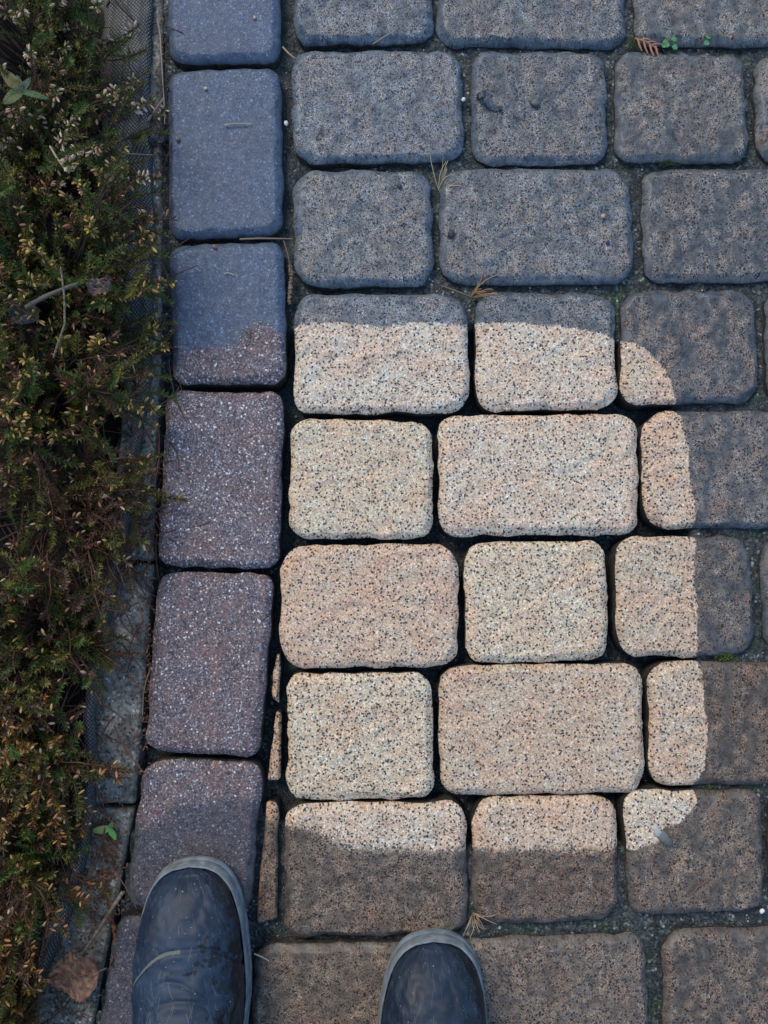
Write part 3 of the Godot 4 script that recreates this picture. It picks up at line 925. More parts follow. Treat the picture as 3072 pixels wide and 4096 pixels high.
	for i in borders.size():
		stones.append({"q": borders[i], "violet": true, "tint": Vector3(1, 1, 1) * r2.randf_range(0.97, 1.04), "grime_falloff": 1.0, "r": r2.randf_range(0.014, 0.019), "film": 0.006, "rust": 1.0 if i >= 4 else 0.35, "silt": 0.3 if i in [5, 6, 8] else 1.0, "cool": 1.0 if i < 5 else 0.4, "grime_share": 1.0, "soft": 60.0, "fleck": 200, "name": "border_stone"})
	for q in slivers:
		stones.append({"q": q, "violet": false, "tint": Vector3(0.93, 0.86, 0.8), "grime_falloff": 0.7, "r": 0.004, "film": 0.002, "rust": 0.0, "silt": 0.0, "cool": 0.2, "grime_share": 0.8, "soft": 80.0, "fleck": 205, "name": "stone_sliver"})
	var soiled := triplanar(grit_texture([[0.5, 52, 50, 48], [0.3, 68, 64, 60], [0.1, 88, 82, 75], [0.2, 38, 38, 38]], 0.2, 33, 256), 8.0, 0.85)
	var skins: Array = []
	for half in 2:
		var mine: Array = []
		for p in stones:
			if (((p.q[0] + p.q[2]) / 2.0).y > 0.0) == (half == 1):
				mine.append(p)
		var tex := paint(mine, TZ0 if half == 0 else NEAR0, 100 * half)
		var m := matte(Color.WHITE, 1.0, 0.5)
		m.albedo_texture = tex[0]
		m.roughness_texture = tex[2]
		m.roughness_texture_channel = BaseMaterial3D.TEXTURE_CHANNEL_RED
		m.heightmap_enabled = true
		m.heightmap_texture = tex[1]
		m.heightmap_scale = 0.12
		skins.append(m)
	var pave := Node3D.new()
	pave.name = "pavement"
	add_child(pave)
	pave.set_meta("kind", "structure")
	for s in stones:
		var c: Vector2 = (s.q[0] + s.q[2]) / 2.0
		var grime := scrubbed(c)
		var thin: bool = s.name == "stone_sliver"
		var bev := 0.0022 if thin else r2.randf_range(0.0062, 0.0085)
		var near := 1 if c.y > 0.0 else 0
		# stones beyond the maps take their grime from the rows inside
		var from := NEAR0 if near == 1 else TZ0
		if c.y < -0.58:
			from -= 0.27
		elif c.y > 0.58:
			from += 0.27
		var mesh := stone_mesh(from, s.q, s.r, bev, 0.003 if thin else r2.randf_range(0.006, 0.008), -0.011 if thin else r2.randf_range(-0.0014, 0.0008), 0.0032 if not s.violet else 0.0009, 0.06, Vector2(r2.randf_range(-1, 1), r2.randf_range(-1, 1)) * 0.008, 0.5 if thin else 1.0, 0.0 if thin else 0.0002)
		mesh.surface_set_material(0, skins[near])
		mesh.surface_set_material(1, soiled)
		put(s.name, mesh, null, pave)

	# what fills the joints: sand and grit, washed deep where the path was scrubbed
	var st := begin()
	var stepm := 0.0042
	var nx := int(0.98 / stepm)
	var nz := int(1.5 / stepm)
	var rows: Array = []
	for j in nz + 1:
		var row: Array = []
		for i in nx + 1:
			var x := -0.4 + i * stepm
			var z := -0.75 + j * stepm
			var k := smooth(0.25, 0.75, scrubbed(Vector2(x, z)))
			var left := smooth(0.05, -0.12, x)
			var y := lerpf(-0.042, lerpf(-0.012, -0.02, left), k)
			y += wob.get_noise_2d(x * 45.0 + 3.0, z * 45.0) * 0.0035 + wob.get_noise_2d(x * 260.0, z * 260.0) * 0.0016
			var c := Color(0.78, 0.78, 0.78)
			var moss := smooth(0.28, 0.55, wob.get_noise_2d(x * 18.0 + 31.0, z * 18.0)) * k * smooth(0.0, 0.2, x)
			c = c.lerp(Color(0.55, 0.85, 0.4), moss * 0.7)
			row.append([Vector3(x, y, z), c])
		rows.append(row)
	for j in nz:
		for i in nx:
			if rows[j][i][0].x < along_line(EDGE_R, rows[j][i][0].z) - 0.006:
				continue
			for v in [rows[j][i], rows[j][i + 1], rows[j + 1][i + 1], rows[j][i], rows[j + 1][i + 1], rows[j + 1][i]]:
				st.set_color(v[1])
				st.add_vertex(v[0])
	var grit := grit_texture([[0.4, 55, 62, 64], [0.3, 76, 83, 84], [0.13, 104, 111, 110], [0.03, 168, 170, 166], [0.25, 36, 41, 43]], 0.2, 51)
	var sand := triplanar(grit, 4.5, 0.8, bump_of(0.2, 52, 5.0), 1.0)
	sand.vertex_color_use_as_albedo = true
	put("joint_sand", done(st), sand, pave).set_meta("kind", "stuff")
	# loose grains in the joints
	var peb: Array = []
	for k in 3:
		var sp := SphereMesh.new()
		sp.radius = 0.001
		sp.height = 0.0015 + 0.0003 * k
		sp.radial_segments = 6
		sp.rings = 3
		peb.append(sp)
	var mm := MultiMesh.new()
	mm.transform_format = MultiMesh.TRANSFORM_3D
	mm.use_colors = true
	mm.mesh = peb[1]
	var where: Array = []
	for k in 9000:
		var p := Vector2(rng.randf_range(-0.24, 0.42), rng.randf_range(-0.52, 0.52))
		if scrubbed(p) < 0.6 and rng.randf() < 0.7:
			continue
		var inside := false
		for s in stones:
			if Geometry2D.is_point_in_polygon(p, PackedVector2Array(s.q)):
				inside = true
				break
		if not inside and rng.randf() < 0.8:
			where.append(p)
	mm.instance_count = where.size()
	for k in where.size():
		var p: Vector2 = where[k]
		var kk := smooth(0.25, 0.75, scrubbed(p))
		var y := lerpf(-0.042, lerpf(-0.012, -0.02, smooth(0.05, -0.12, p.x)), kk) + wob.get_noise_2d(p.x * 45.0 + 3.0, p.y * 45.0) * 0.0035
		var sz := rng.randf_range(0.4, 1.1) * (1.5 if rng.randf() < 0.06 else 1.0)
		mm.set_instance_transform(k, Transform3D(Basis.from_euler(Vector3(rng.randf() * 3, rng.randf() * 6, 0)).scaled(Vector3.ONE * sz), Vector3(p.x, y + 0.0006, p.y)))
		var g := rng.randf_range(0.03, 0.15) if rng.randf() < 0.9 else rng.randf_range(0.25, 0.5)
		mm.set_instance_color(k, Color(g * rng.randf_range(0.9, 1.1), g, g * rng.randf_range(0.85, 1.0)))
	var gi := MultiMeshInstance3D.new()
	gi.name = "loose_grit"
	gi.multimesh = mm
	gi.material_override = vmat(0.8)
	gi.set_meta("kind", "stuff")
	pave.add_child(gi)

func build_edging() -> void:
	# concrete edging blocks between the border stones and the planting
	var kerb := Node3D.new()
	kerb.name = "kerb"
	add_child(kerb)
	kerb.set_meta("kind", "structure")
	var tex := grit_texture([[0.5, 140, 136, 127], [0.3, 122, 119, 111], [0.1, 92, 89, 84], [0.04, 190, 186, 176], [0.06, 66, 64, 60]], 0.22, 61)
	var m := triplanar(tex, 4.0, 0.85, bump_of(0.22, 62, 3.0), 0.8)
	var cuts := [Vector2(-0.2319, -0.8288).y, Vector2(-0.2274, -0.5475).y, Vector2(-0.2263, -0.1888).y, Vector2(-0.2358, 0.0486).y, Vector2(-0.2536, 0.2833).y, Vector2(-0.2877, 0.527).y, Vector2(-0.3099, 0.6785).y]
	for i in cuts.size() - 1:
		var z0: float = cuts[i] + 0.0022
		var z1: float = cuts[i + 1] - 0.0022
		var inn := 0.004
		# the long sides follow the bend of the path in short chords
		var q := [Vector2(along_line(EDGE_L, z0) - 0.012, z0), Vector2(along_line(EDGE_R, z0) - inn, z0), Vector2(along_line(EDGE_R, z1) - inn, z1), Vector2(along_line(EDGE_L, z1) - 0.012, z1)]
		put("edging_block", stone_mesh(TZ0, q, 0.003, 0.0035, 0.004, -0.016, 0.0006, 0.06, Vector2.ZERO, 0.7), m, kerb)

	# woven weed membrane turned up along the edging
	var w := 256
	var im := Image.create(w, w, false, Image.FORMAT_RGB8)
	var hm := Image.create(w, w, false, Image.FORMAT_L8)
	var r2 := RandomNumberGenerator.new()
	r2.seed = 8
	var tone: Array = []
	for k in 64:
		tone.append(r2.randf_range(0.75, 1.2))
	for y in w:
		for x in w:
			var cx := x / 16
			var cy := y / 16
			var over := (cx + cy) % 2 == 0
			var fx := (x % 16) / 16.0 - 0.5
			var fy := (y % 16) / 16.0 - 0.5
			var h := cos(fx * PI) * (1.0 if over else 0.45) * cos(fy * PI * 0.7)
			var v: float = (0.46 if over else 0.13) * tone[(cx if over else cy + 32) % 64]
			im.set_pixel(x, y, Color(v * 0.98, v, v))
			hm.set_pixel(x, y, Color(h, h, h))
	hm.bump_map_to_normal_map(8.0)
	var fm := matte(Color.WHITE, 0.6)
	fm.albedo_texture = ImageTexture.create_from_image(im)
	fm.normal_enabled = true
	fm.normal_texture = ImageTexture.create_from_image(hm)
	fm.normal_scale = 0.8
	var line := [Vector2(-0.2403, -0.709), Vector2(-0.2376, -0.5426), Vector2(-0.2348, -0.4561), Vector2(-0.2336, -0.3564), Vector2(-0.2307, -0.2675), Vector2(-0.2298, -0.1842), Vector2(-0.2332, -0.1156), Vector2(-0.2438, -0.0251), Vector2(-0.26, 0.0642), Vector2(-0.2747, 0.1479), Vector2(-0.279, 0.2003), Vector2(-0.2767, 0.2436), Vector2(-0.2788, 0.291), Vector2(-0.2867, 0.3338), Vector2(-0.2988, 0.3762), Vector2(-0.3109, 0.4185), Vector2(-0.3318, 0.4813), Vector2(-0.3555, 0.5642)]
	var cv := Curve2D.new()
	for i in line.size():
		var tan_: Vector2 = (line[mini(i + 1, line.size() - 1)] - line[maxi(i - 1, 0)]) / 6.0
		cv.add_point(line[i], -tan_, tan_)
	var len := cv.get_baked_length()
	var n := 220
	var st := begin()
	var prof: Array = []
	for i in n + 1:
		var l := len * i / n
		var p := cv.sample_baked(l)
		var t := (cv.sample_baked(minf(l + 0.004, len)) - cv.sample_baked(maxf(l - 0.004, 0.0))).normalized()
		var side := Vector2(t.y, -t.x)          # towards the path
		if side.x < 0:
			side = -side
		var flat := smooth(Vector2(-0.2382, -0.0929).y, Vector2(-0.2398, -0.1842).y, p.y)   # lies flat towards the far end
		var wv := wob.get_noise_2d(l * 16.0, 3.0) * 0.004
		var cross: Array = []
		var wid := lerpf(0.012, 0.042, flat)
		# from the path side over the fold down into the bed
		var sect := [[0.0005, -0.034], [0.001, -0.022], [0.0, lerpf(-0.004, -0.009, flat)], [-0.0035, lerpf(0.0, -0.006, flat)], [-0.008, lerpf(-0.002, -0.007, flat)], [-0.5 * wid - 0.004, lerpf(-0.014, -0.009, flat)], [-wid, lerpf(-0.028, -0.012, flat)], [-wid - 0.02, -0.045]]
		for k in sect.size():
			var off: float = sect[k][0] + wv * (1.0 if k < 5 else 0.4)
			var y: float = sect[k][1] + wob.get_noise_2d(l * 30.0, k * 0.7) * 0.004
			cross.append([Vector3(p.x + side.x * off, y, p.y + side.y * off), Vector2(l / 0.030, 0.0)])
		var run := 0.0
		for k in range(1, cross.size()):
			run += cross[k][0].distance_to(cross[k - 1][0])
			cross[k][1].y = run / 0.030
		prof.append(cross)
	for i in n:
		for k in prof[i].size() - 1:
			for v in [prof[i][k], prof[i + 1][k], prof[i + 1][k + 1], prof[i][k], prof[i + 1][k + 1], prof[i][k + 1]]:
				st.set_uv(Vector2(v[1].y, v[1].x))
				st.add_vertex(v[0])
	var f := put("weed_membrane", done(st), fm)
	tag(f, "grey woven weed membrane turned up between heather and concrete edging", "membrane")

func build_heather() -> void:
	var green := [Color(0.04, 0.09, 0.013), Color(0.058, 0.12, 0.018), Color(0.03, 0.068, 0.012), Color(0.14, 0.19, 0.025)]
	var olive := [Color(0.07, 0.085, 0.012), Color(0.10, 0.11, 0.016), Color(0.05, 0.068, 0.011), Color(0.22, 0.19, 0.028)]
	var rusty := [Color(0.075, 0.034, 0.016), Color(0.055, 0.026, 0.013), Color(0.10, 0.048, 0.02), Color(0.15, 0.07, 0.03)]
	var golden := [Color(0.15, 0.08, 0.014), Color(0.10, 0.085, 0.014), Color(0.2, 0.08, 0.016), Color(0.36, 0.18, 0.03)]
	var white := [Color(0.55, 0.31, 0.18), Color(0.8, 0.64, 0.47), Color(0.7, 0.5, 0.35), Color(0.48, 0.24, 0.14)]
	var yellow := [Color(0.6, 0.4, 0.09), Color(0.75, 0.56, 0.2), Color(0.6, 0.36, 0.1), Color(0.48, 0.22, 0.1)]
	var amber := [Color(0.45, 0.22, 0.08), Color(0.6, 0.38, 0.12), Color(0.45, 0.19, 0.09), Color(0.62, 0.47, 0.3)]
	var mats := [vmat(0.55, Color(0.25, 0.25, 0.12)), vmat(0.5, Color(0.2, 0.2, 0.2)), vmat(0.8)]
	mats[0].albedo_color = Color(0.9, 0.9, 0.9)
	var kinds := {}
	for k in [["white", green, white, 16, 0.0], ["olive", olive, white, 0, 0.15], ["yellow", olive, yellow, 9, 0.05], ["plain", green, yellow, 0, 0.0], ["dead", rusty, amber, 2, 0.75], ["bare", rusty, amber, 0, 0.9], ["gold", golden, amber, 7, 0.25], ["goldgreen", olive, amber, 2, 0.2]]:
		var v: Array = []
		for i in 5:
			v.append(sprig(k[1], k[2], rng.randf_range(0.024, 0.046), int(k[3] * rng.randf_range(0.5, 1.4)), k[4]))
		kinds[k[0]] = v
	var mix := func(names: Array) -> Array:
		var out: Array = []
		for nm in names:
			out.append_array(kinds[nm])
		return out
	# each plant: label, root, patches [x, z, spread x, spread z, how many shoots reach there, height], mix of shoots, bare twigs
	var plants := [
		["heather plant with clusters of white flowers near the broad green leaf", Vector2(-0.3552, -0.4561), [[Vector2(-0.3279, -0.4704), 0.035, 0.05, 26], [Vector2(-0.2905, -0.4513), 0.03, 0.05, 16], [Vector2(-0.375, -0.504), 0.04, 0.05, 12], [Vector2(-0.2519, -0.4848), 0.03, 0.05, 5], [Vector2(-0.4392, -0.4848), 0.05, 0.08, 20]], ["white", "olive", "olive", "plain", "plain", "bare"], 60, Color(0.06, 0.035, 0.022), 0.038],
		["white flowering heather plant beside the second border stone from the far end", Vector2(-0.3476, -0.3329), [[Vector2(-0.3392, -0.3659), 0.045, 0.035, 26], [Vector2(-0.2938, -0.3848), 0.035, 0.03, 14], [Vector2(-0.3424, -0.3095), 0.045, 0.04, 22], [Vector2(-0.2717, -0.3141), 0.04, 0.06, 18], [Vector2(-0.2472, -0.3517), 0.025, 0.05, 5], [Vector2(-0.4345, -0.3329), 0.05, 0.08, 20]], ["white", "olive", "olive", "olive", "plain", "dead"], 80, Color(0.055, 0.033, 0.022), 0.04],
		["dense green heather plant with yellow buds across from the first scrubbed stone", Vector2(-0.3355, -0.2118), [[Vector2(-0.3501, -0.2489), 0.045, 0.05, 30], [Vector2(-0.2992, -0.2118), 0.05, 0.05, 30], [Vector2(-0.2459, -0.2768), 0.03, 0.06, 20], [Vector2(-0.2377, -0.1934), 0.024, 0.06, 20], [Vector2(-0.3482, -0.175), 0.045, 0.04, 24], [Vector2(-0.4308, -0.2118), 0.05, 0.08, 20]], ["yellow", "plain", "plain", "olive", "dead"], 80, Color(0.06, 0.04, 0.025), 0.038],
		["straggly heather plant with yellow buds and bare twigs reaching the edging", Vector2(-0.3331, -0.111), [[Vector2(-0.3425, -0.1247), 0.05, 0.05, 30], [Vector2(-0.2882, -0.1156), 0.05, 0.05, 22], [Vector2(-0.2387, -0.1247), 0.03, 0.06, 20], [Vector2(-0.3363, -0.0566), 0.045, 0.04, 20], [Vector2(-0.4274, -0.1019), 0.05, 0.08, 20]], ["yellow", "olive", "plain", "dead", "bare"], 120, Color(0.08, 0.045, 0.03), 0.034],
		["thin brown heather plant with reddish bare twigs spilling over the concrete edging", Vector2(-0.3173, -0.0117), [[Vector2(-0.3306, -0.0072), 0.055, 0.05, 18], [Vector2(-0.2724, -0.0027), 0.04, 0.06, 18], [Vector2(-0.2414, -0.0206), 0.03, 0.06, 14], [Vector2(-0.2472, 0.0331), 0.022, 0.05, 14], [Vector2(-0.2799, 0.0686), 0.035, 0.04, 12], [Vector2(-0.4244, -0.0027), 0.05, 0.08, 16]], ["dead", "bare", "bare", "olive", "goldgreen"], 190, Color(0.10, 0.042, 0.03), 0.03],
		["green and brown heather plant hanging beside the widest bare stretch of edging", Vector2(-0.3325, 0.0996), [[Vector2(-0.3418, 0.0819), 0.04, 0.05, 22], [Vector2(-0.3009, 0.1216), 0.045, 0.05, 26], [Vector2(-0.2676, 0.1304), 0.016, 0.025, 10], [Vector2(-0.3398, 0.1611), 0.04, 0.04, 22], [Vector2(-0.4207, 0.1172), 0.05, 0.08, 20]], ["goldgreen", "olive", "dead", "plain", "bare"], 140, Color(0.09, 0.04, 0.028), 0.034],
		["orange tinged heather plant with amber buds against the woven membrane", Vector2(-0.3385, 0.2133), [[Vector2(-0.3431, 0.2046), 0.04, 0.05, 28], [Vector2(-0.3076, 0.2177), 0.035, 0.05, 30], [Vector2(-0.2915, 0.2523), 0.02, 0.025, 10], [Vector2(-0.3459, 0.2695), 0.03, 0.04, 18], [Vector2(-0.4173, 0.2263), 0.05, 0.08, 20]], ["gold", "gold", "goldgreen", "dead", "plain"], 90, Color(0.09, 0.04, 0.028), 0.036],
		["orange and green heather plant with trailing shoots beside the toe of a boot", Vector2(-0.3533, 0.321), [[Vector2(-0.349, 0.3167), 0.03, 0.05, 22], [Vector2(-0.3139, 0.3252), 0.025, 0.035, 12], [Vector2(-0.2875, 0.3338), 0.016, 0.015, 5], [Vector2(-0.3235, 0.3805), 0.02, 0.04, 10], [Vector2(-0.4142, 0.3252), 0.05, 0.08, 20]], ["gold", "goldgreen", "plain", "dead", "bare"], 70, Color(0.10, 0.05, 0.03), 0.034],
		["yellow green heather plant near the dry brown leaf", Vector2(-0.3547, 0.4311), [[Vector2(-0.3528, 0.4227), 0.025, 0.04, 26], [Vector2(-0.341, 0.4604), 0.025, 0.035, 20], [Vector2(-0.349, 0.4855), 0.035, 0.05, 20], [Vector2(-0.411, 0.4311), 0.05, 0.08, 20]], ["gold", "gold", "goldgreen", "olive", "dead"], 50, Color(0.09, 0.045, 0.03), 0.036]]
	for p in plants:
		var tg: Array = []
		for a in p[2]:
			for i in int(a[3] * 0.7):
				var at := Vector2(a[0].x + rng.randfn(0.0, 0.5) * a[1], a[0].y + rng.randfn(0.0, 0.5) * a[2])
				var lim := edging_left(at.y) + 0.004 + rng.randf_range(0.0, 0.012) + 0.011 * smooth(0.15, -0.1, at.y) * rng.randf()
				at.x = minf(at.x, lim)
				var hh: float = p[6] * (0.8 + 1.9 * wob.get_noise_2d(at.x * 22.0, at.y * 22.0)) + rng.randf_range(-0.012, 0.016)
				tg.append(Vector3(at.x, maxf(hh, 0.002), at.y))
		heather(p[0], p[1], tg, mix.call(p[3]), mats, p[4], 5, p[5])

func build_boots() -> void:
	var sole := triplanar(grit_texture([[0.6, 112, 121, 128], [0.3, 124, 132, 138], [0.1, 96, 102, 106]], 0.05, 71), 6.0, 0.6)
	boot("scuffed dark blue rubber boot standing on the border stones, toe forwards", Vector2(-0.1813, 0.3265), deg_to_rad(4.5), 81, 1.0, 1.0, sole)
	boot("dark blue rubber boot on the tan paving stones, only its toe in view", Vector2(0.041, 0.3923), deg_to_rad(2.0), 91, 0.7, 0.6, sole)

func small(called: String, mesh: Mesh, mat: Material, at: Vector3, turn: float, label: String, category: String, group := "") -> MeshInstance3D:
	var o := put(called, mesh, mat)
	o.position = at
	o.rotation.y = turn
	tag(o, label, category, group)
	return o

func stalk(pts: Array, r0: float, r1: float, c: Color, called: String, label: String, category: String, group := "", knob := 0.15) -> MeshInstance3D:
	var st := begin()
	if knob > 0.2:
		# overlapping scales: short swollen lengths, each a little thicker at its end
		var n := 34
		var last := pts.size() - 1
		for i in n:
			var seg: Array = []
			for k in 4:
				var f := clampf((i + k * 0.42) / n * last, 0.0, last - 0.001)
				var j := int(f)
				seg.append(pts[j].lerp(pts[j + 1], f - j) + Vector3(rng.randf_range(-1, 1), 0, rng.randf_range(-1, 1)) * r0 * 0.12)
			var r := lerpf(r0, r1, float(i) / n)
			tube(st, seg, r * 0.72, r * rng.randf_range(0.95, 1.2), 6, c * rng.randf_range(0.65, 1.35), 0.1)
	else:
		tube(st, pts, r0, r1, 6, c, knob)
	var o := put(called, st.commit(), vmat(0.8))
	tag(o, label, category, group)
	return o

func build_small_things() -> void:
	var vm := vmat(0.6, Color(0.15, 0.15, 0.1))
	# dry brown leaf by the left boot
	var leaf := base("dry_leaf", Vector3(-0.2652, 0.004, 0.4285), PI + 0.12)
	leaf.rotation.x = 0.05
	tag(leaf, "dry brown toothed leaf lying between the heather and the boot", "leaf")
	var blade_ := put("blade", leaf_mesh(0.047, 0.042, 0.2, 11, 0.17, Color(0.075, 0.035, 0.02), Color(0.36, 0.21, 0.135), 1.5), vm, leaf)
	var st := begin()
	tube(st, [Vector3(-0.006, -0.002, 0.001), Vector3(0, 0.0005, 0), Vector3(0.014, 0.0052, 0), Vector3(0.03, 0.0065, 0), Vector3(0.046, 0.001, 0)], 0.0009, 0.0003, 5, Color(0.16, 0.085, 0.05))
	put("midrib", st.commit(), vm, blade_)

	# seedling in the joint of the edging
	var seed_ := base("seedling", Vector3(-0.2619, -0.018, 0.2991))
	tag(seed_, "seedling with two bright green leaves growing between edging blocks", "seedling")
	st = begin()
	tube(st, [Vector3(0, 0, 0), Vector3(0.001, 0.006, 0.001), Vector3(0.001, 0.011, 0.002)], 0.0008, 0.0006, 5, Color(0.12, 0.2, 0.05))
	put("stem", st.commit(), vm, seed_)
	var lf := [[0.0175, 0.0075, 3.3, Color(0.26, 0.34, 0.08), Color(0.4, 0.42, 0.16)], [0.0125, 0.006, -1.1, Color(0.14, 0.36, 0.06), Color(0.2, 0.42, 0.1)], [0.007, 0.004, 1.2, Color(0.1, 0.24, 0.05), Color(0.14, 0.3, 0.07)]]
	for a in lf:
		var o := put("leaf", leaf_mesh(a[0], a[1], 0.25, 0, 0.0, a[3], a[4], 0.15), vm, seed_)
		o.position = Vector3(0.001, 0.0105, 0.002)
		o.rotation.y = a[2]
	# broad leaved weed in the far corner of the bed
	var weed := base("broad_leaf_weed", Vector3(-0.324, 0.085, -0.3711))
	tag(weed, "weed with broad olive and green leaves among the white flowering heather", "weed")
	st = begin()
	tube(st, [Vector3(0, -0.09, 0), Vector3(0.002, -0.03, 0.001), Vector3(0, 0, 0)], 0.0014, 0.001, 5, Color(0.06, 0.09, 0.03))
	put("stem", st.commit(), vm, weed)
	for a in [[0.03, 0.0105, 2.3, Color(0.05, 0.05, 0.008), Color(0.10, 0.09, 0.014)], [0.016, 0.007, 1.1, Color(0.025, 0.055, 0.035), Color(0.035, 0.065, 0.045)], [0.017, 0.0065, 1.9, Color(0.025, 0.07, 0.035), Color(0.035, 0.09, 0.05)], [0.026, 0.006, -0.25, Color(0.03, 0.075, 0.025), Color(0.05, 0.1, 0.04)], [0.02, 0.012, -2.6, Color(0.04, 0.07, 0.015), Color(0.07, 0.09, 0.02)]]:
		var o := put("leaf", leaf_mesh(a[0], a[1], 0.3, 0, 0.0, a[3], a[4], 0.2), vm, weed)
		o.rotation.y = a[2]
	# twigs, straws and needles lying about
	var pale := Color(0.34, 0.27, 0.18)
	stalk([Vector3(-0.2435, 0.006, 0.3554), Vector3(-0.2526, 0.005, 0.3693), Vector3(-0.2604, 0.003, 0.3814), Vector3(-0.2712, 0.002, 0.3983), Vector3(-0.2814, -0.001, 0.4134)], 0.0021, 0.0014, Color(0.22, 0.175, 0.125), "twig", "knobbly grey brown twig lying across the edging beside the boot", "twig", "", 0.35)
	stalk([Vector3(-0.2612, -0.008, 0.3801), Vector3(-0.2541, -0.004, 0.3926), Vector3(-0.2525, -0.004, 0.4054), Vector3(-0.2508, -0.008, 0.4193)], 0.0026, 0.0018, Color(0.22, 0.085, 0.035), "bark_strip", "orange brown strip of bark between the knobbly twig and the boot", "bark", "", 0.3)
	stalk(bend(Vector3(-0.3195, 0.075, -0.1785), Vector3(-0.2731, 0.08, -0.1979), Vector3(0, 0.004, 0), 8), 0.0026, 0.0019, Color(0.12, 0.095, 0.08), "twig", "thick grey dead twig lying on the green heather", "twig", "", 0.2)
	stalk([Vector3(-0.2823, 0.095, -0.2091), Vector3(-0.2814, 0.087, -0.1849), Vector3(-0.2841, 0.077, -0.1628), Vector3(-0.2913, 0.07, -0.15), Vector3(-0.2997, 0.06, -0.1368)], 0.0009, 0.0012, Color(0.2, 0.16, 0.11), "dead_stem", "thin upright dead stem with a curve standing in the green heather", "stem", "", 0.25)
	stalk([Vector3(-0.298, 0.085, -0.3216), Vector3(-0.2899, 0.087, -0.3084), Vector3(-0.2823, 0.088, -0.2982), Vector3(-0.2761, 0.087, -0.2978), Vector3(-0.2733, 0.085, -0.3055)], 0.0011, 0.0006, Color(0.36, 0.29, 0.17), "straw", "pale hooked straw lying on the white flowering heather", "straw")
	stalk([Vector3(-0.2277, -0.004, -0.497), Vector3(-0.2241, -0.002, -0.4789), Vector3(-0.2219, -0.003, -0.4435), Vector3(-0.2198, -0.004, -0.413), Vector3(-0.2196, -0.008, -0.3898)], 0.0009, 0.0006, pale, "straw", "long pale straw lying along the gap beside the border stones", "straw")
	stalk([Vector3(-0.2197, -0.005, -0.415), Vector3(-0.2267, -0.006, -0.406), Vector3(-0.2365, -0.007, -0.3922)], 0.0019, 0.0014, Color(0.24, 0.19, 0.13), "straw", "thick short straw crossing the far stretch of edging", "straw")
	stalk([Vector3(-0.2305, -0.002, -0.4191), Vector3(-0.2381, 0, -0.4061), Vector3(-0.2483, -0.001, -0.3938)], 0.0011, 0.0009, Color(0.15, 0.115, 0.09), "twig", "brown twig lying on the flat far part of the membrane", "twig", "", 0.3)
	stalk([Vector3(-0.245, 0.002, -0.4131), Vector3(-0.2353, 0, -0.4056), Vector3(-0.2289, -0.006, -0.395), Vector3(-0.2217, -0.012, -0.3775)], 0.001, 0.0007, Color(0.16, 0.125, 0.095), "twig", "thin bent twig running down into the gap by the border stones", "twig", "", 0.3)
	stalk([Vector3(-0.259, 0.01, -0.354), Vector3(-0.2518, 0.008, -0.3517), Vector3(-0.2295, -0.002, -0.355)], 0.0009, 0.0005, Color(0.3, 0.25, 0.17), "straw", "pale straw sticking out of the heather over the membrane", "straw")
	stalk([Vector3(-0.2509, 0.012, -0.2387), Vector3(-0.2385, 0.008, -0.2392), Vector3(-0.2265, 0.004, -0.2396)], 0.0007, 0.0006, Color(0.28, 0.16, 0.11), "dead_stem", "reddish straight stem reaching from green heather to the edging", "stem")
	stalk([Vector3(-0.2387, 0.03, -0.1449), Vector3(-0.2378, 0.02, -0.1339), Vector3(-0.2373, 0.01, -0.1244)], 0.0008, 0.0006, Color(0.42, 0.36, 0.26), "straw", "upright pale straw at the rim of the straggly heather", "straw")
	stalk([Vector3(-0.1574, 0.0022, -0.3832), Vector3(-0.1486, 0.0025, -0.3849), Vector3(-0.1308, 0.002, -0.3851)], 0.0008, 0.0005, Color(0.42, 0.33, 0.24), "straw", "short pale straw lying on the second border stone from the far end", "straw")
	stalk([Vector3(-0.1571, 0.002, -0.2338), Vector3(-0.1525, 0.0022, -0.2347), Vector3(-0.1467, 0.002, -0.2324)], 0.0006, 0.0004, Color(0.45, 0.4, 0.3), "straw", "tiny pale straw on the half scrubbed border stone", "straw")
	stalk([Vector3(-0.1303, 0.002, -0.1781), Vector3(-0.1316, 0.002, -0.1699), Vector3(-0.1351, 0.0018, -0.1626)], 0.0009, 0.0004, Color(0.14, 0.10, 0.08), "needle", "dark curved needle at the scrubbed edge on the border stone", "needle")
	stalk([Vector3(-0.1426, -0.004, -0.2704), Vector3(-0.1232, -0.003, -0.2709), Vector3(-0.0904, -0.004, -0.2708)], 0.0011, 0.0007, Color(0.2, 0.155, 0.11), "straw", "brown straw lying in the joint between two border stones", "straw")
	stalk([Vector3(-0.0989, -0.002, -0.2682), Vector3(-0.0949, -0.004, -0.255), Vector3(-0.0918, -0.006, -0.2361)], 0.0007, 0.0004, Color(0.16, 0.12, 0.09), "root", "thin dark root hanging in the long joint by the border", "root")
	stalk([Vector3(-0.0931, -0.009, -0.2464), Vector3(-0.0919, -0.008, -0.233), Vector3(-0.0928, -0.008, -0.219), Vector3(-0.0934, -0.01, -0.2079)], 0.0027, 0.0022, Color(0.2, 0.15, 0.105), "twig", "short thick barky twig wedged upright in the long joint", "twig", "", 0.25)
	stalk([Vector3(-0.0671, 0.001, -0.3691), Vector3(-0.0639, 0.002, -0.3752), Vector3(-0.0612, 0.002, -0.3837)], 0.0007, 0.0005, Color(0.07, 0.06, 0.055), "needle", "dark needle on the grimy stone beside the far border", "needle")
	stalk([Vector3(-0.0109, -0.006, -0.4717), Vector3(-0.0016, 0, -0.4743), Vector3(0.0113, 0.002, -0.4807)], 0.0009, 0.0006, Color(0.3, 0.26, 0.2), "straw", "straw bridging the joint below the farthest stones", "straw")
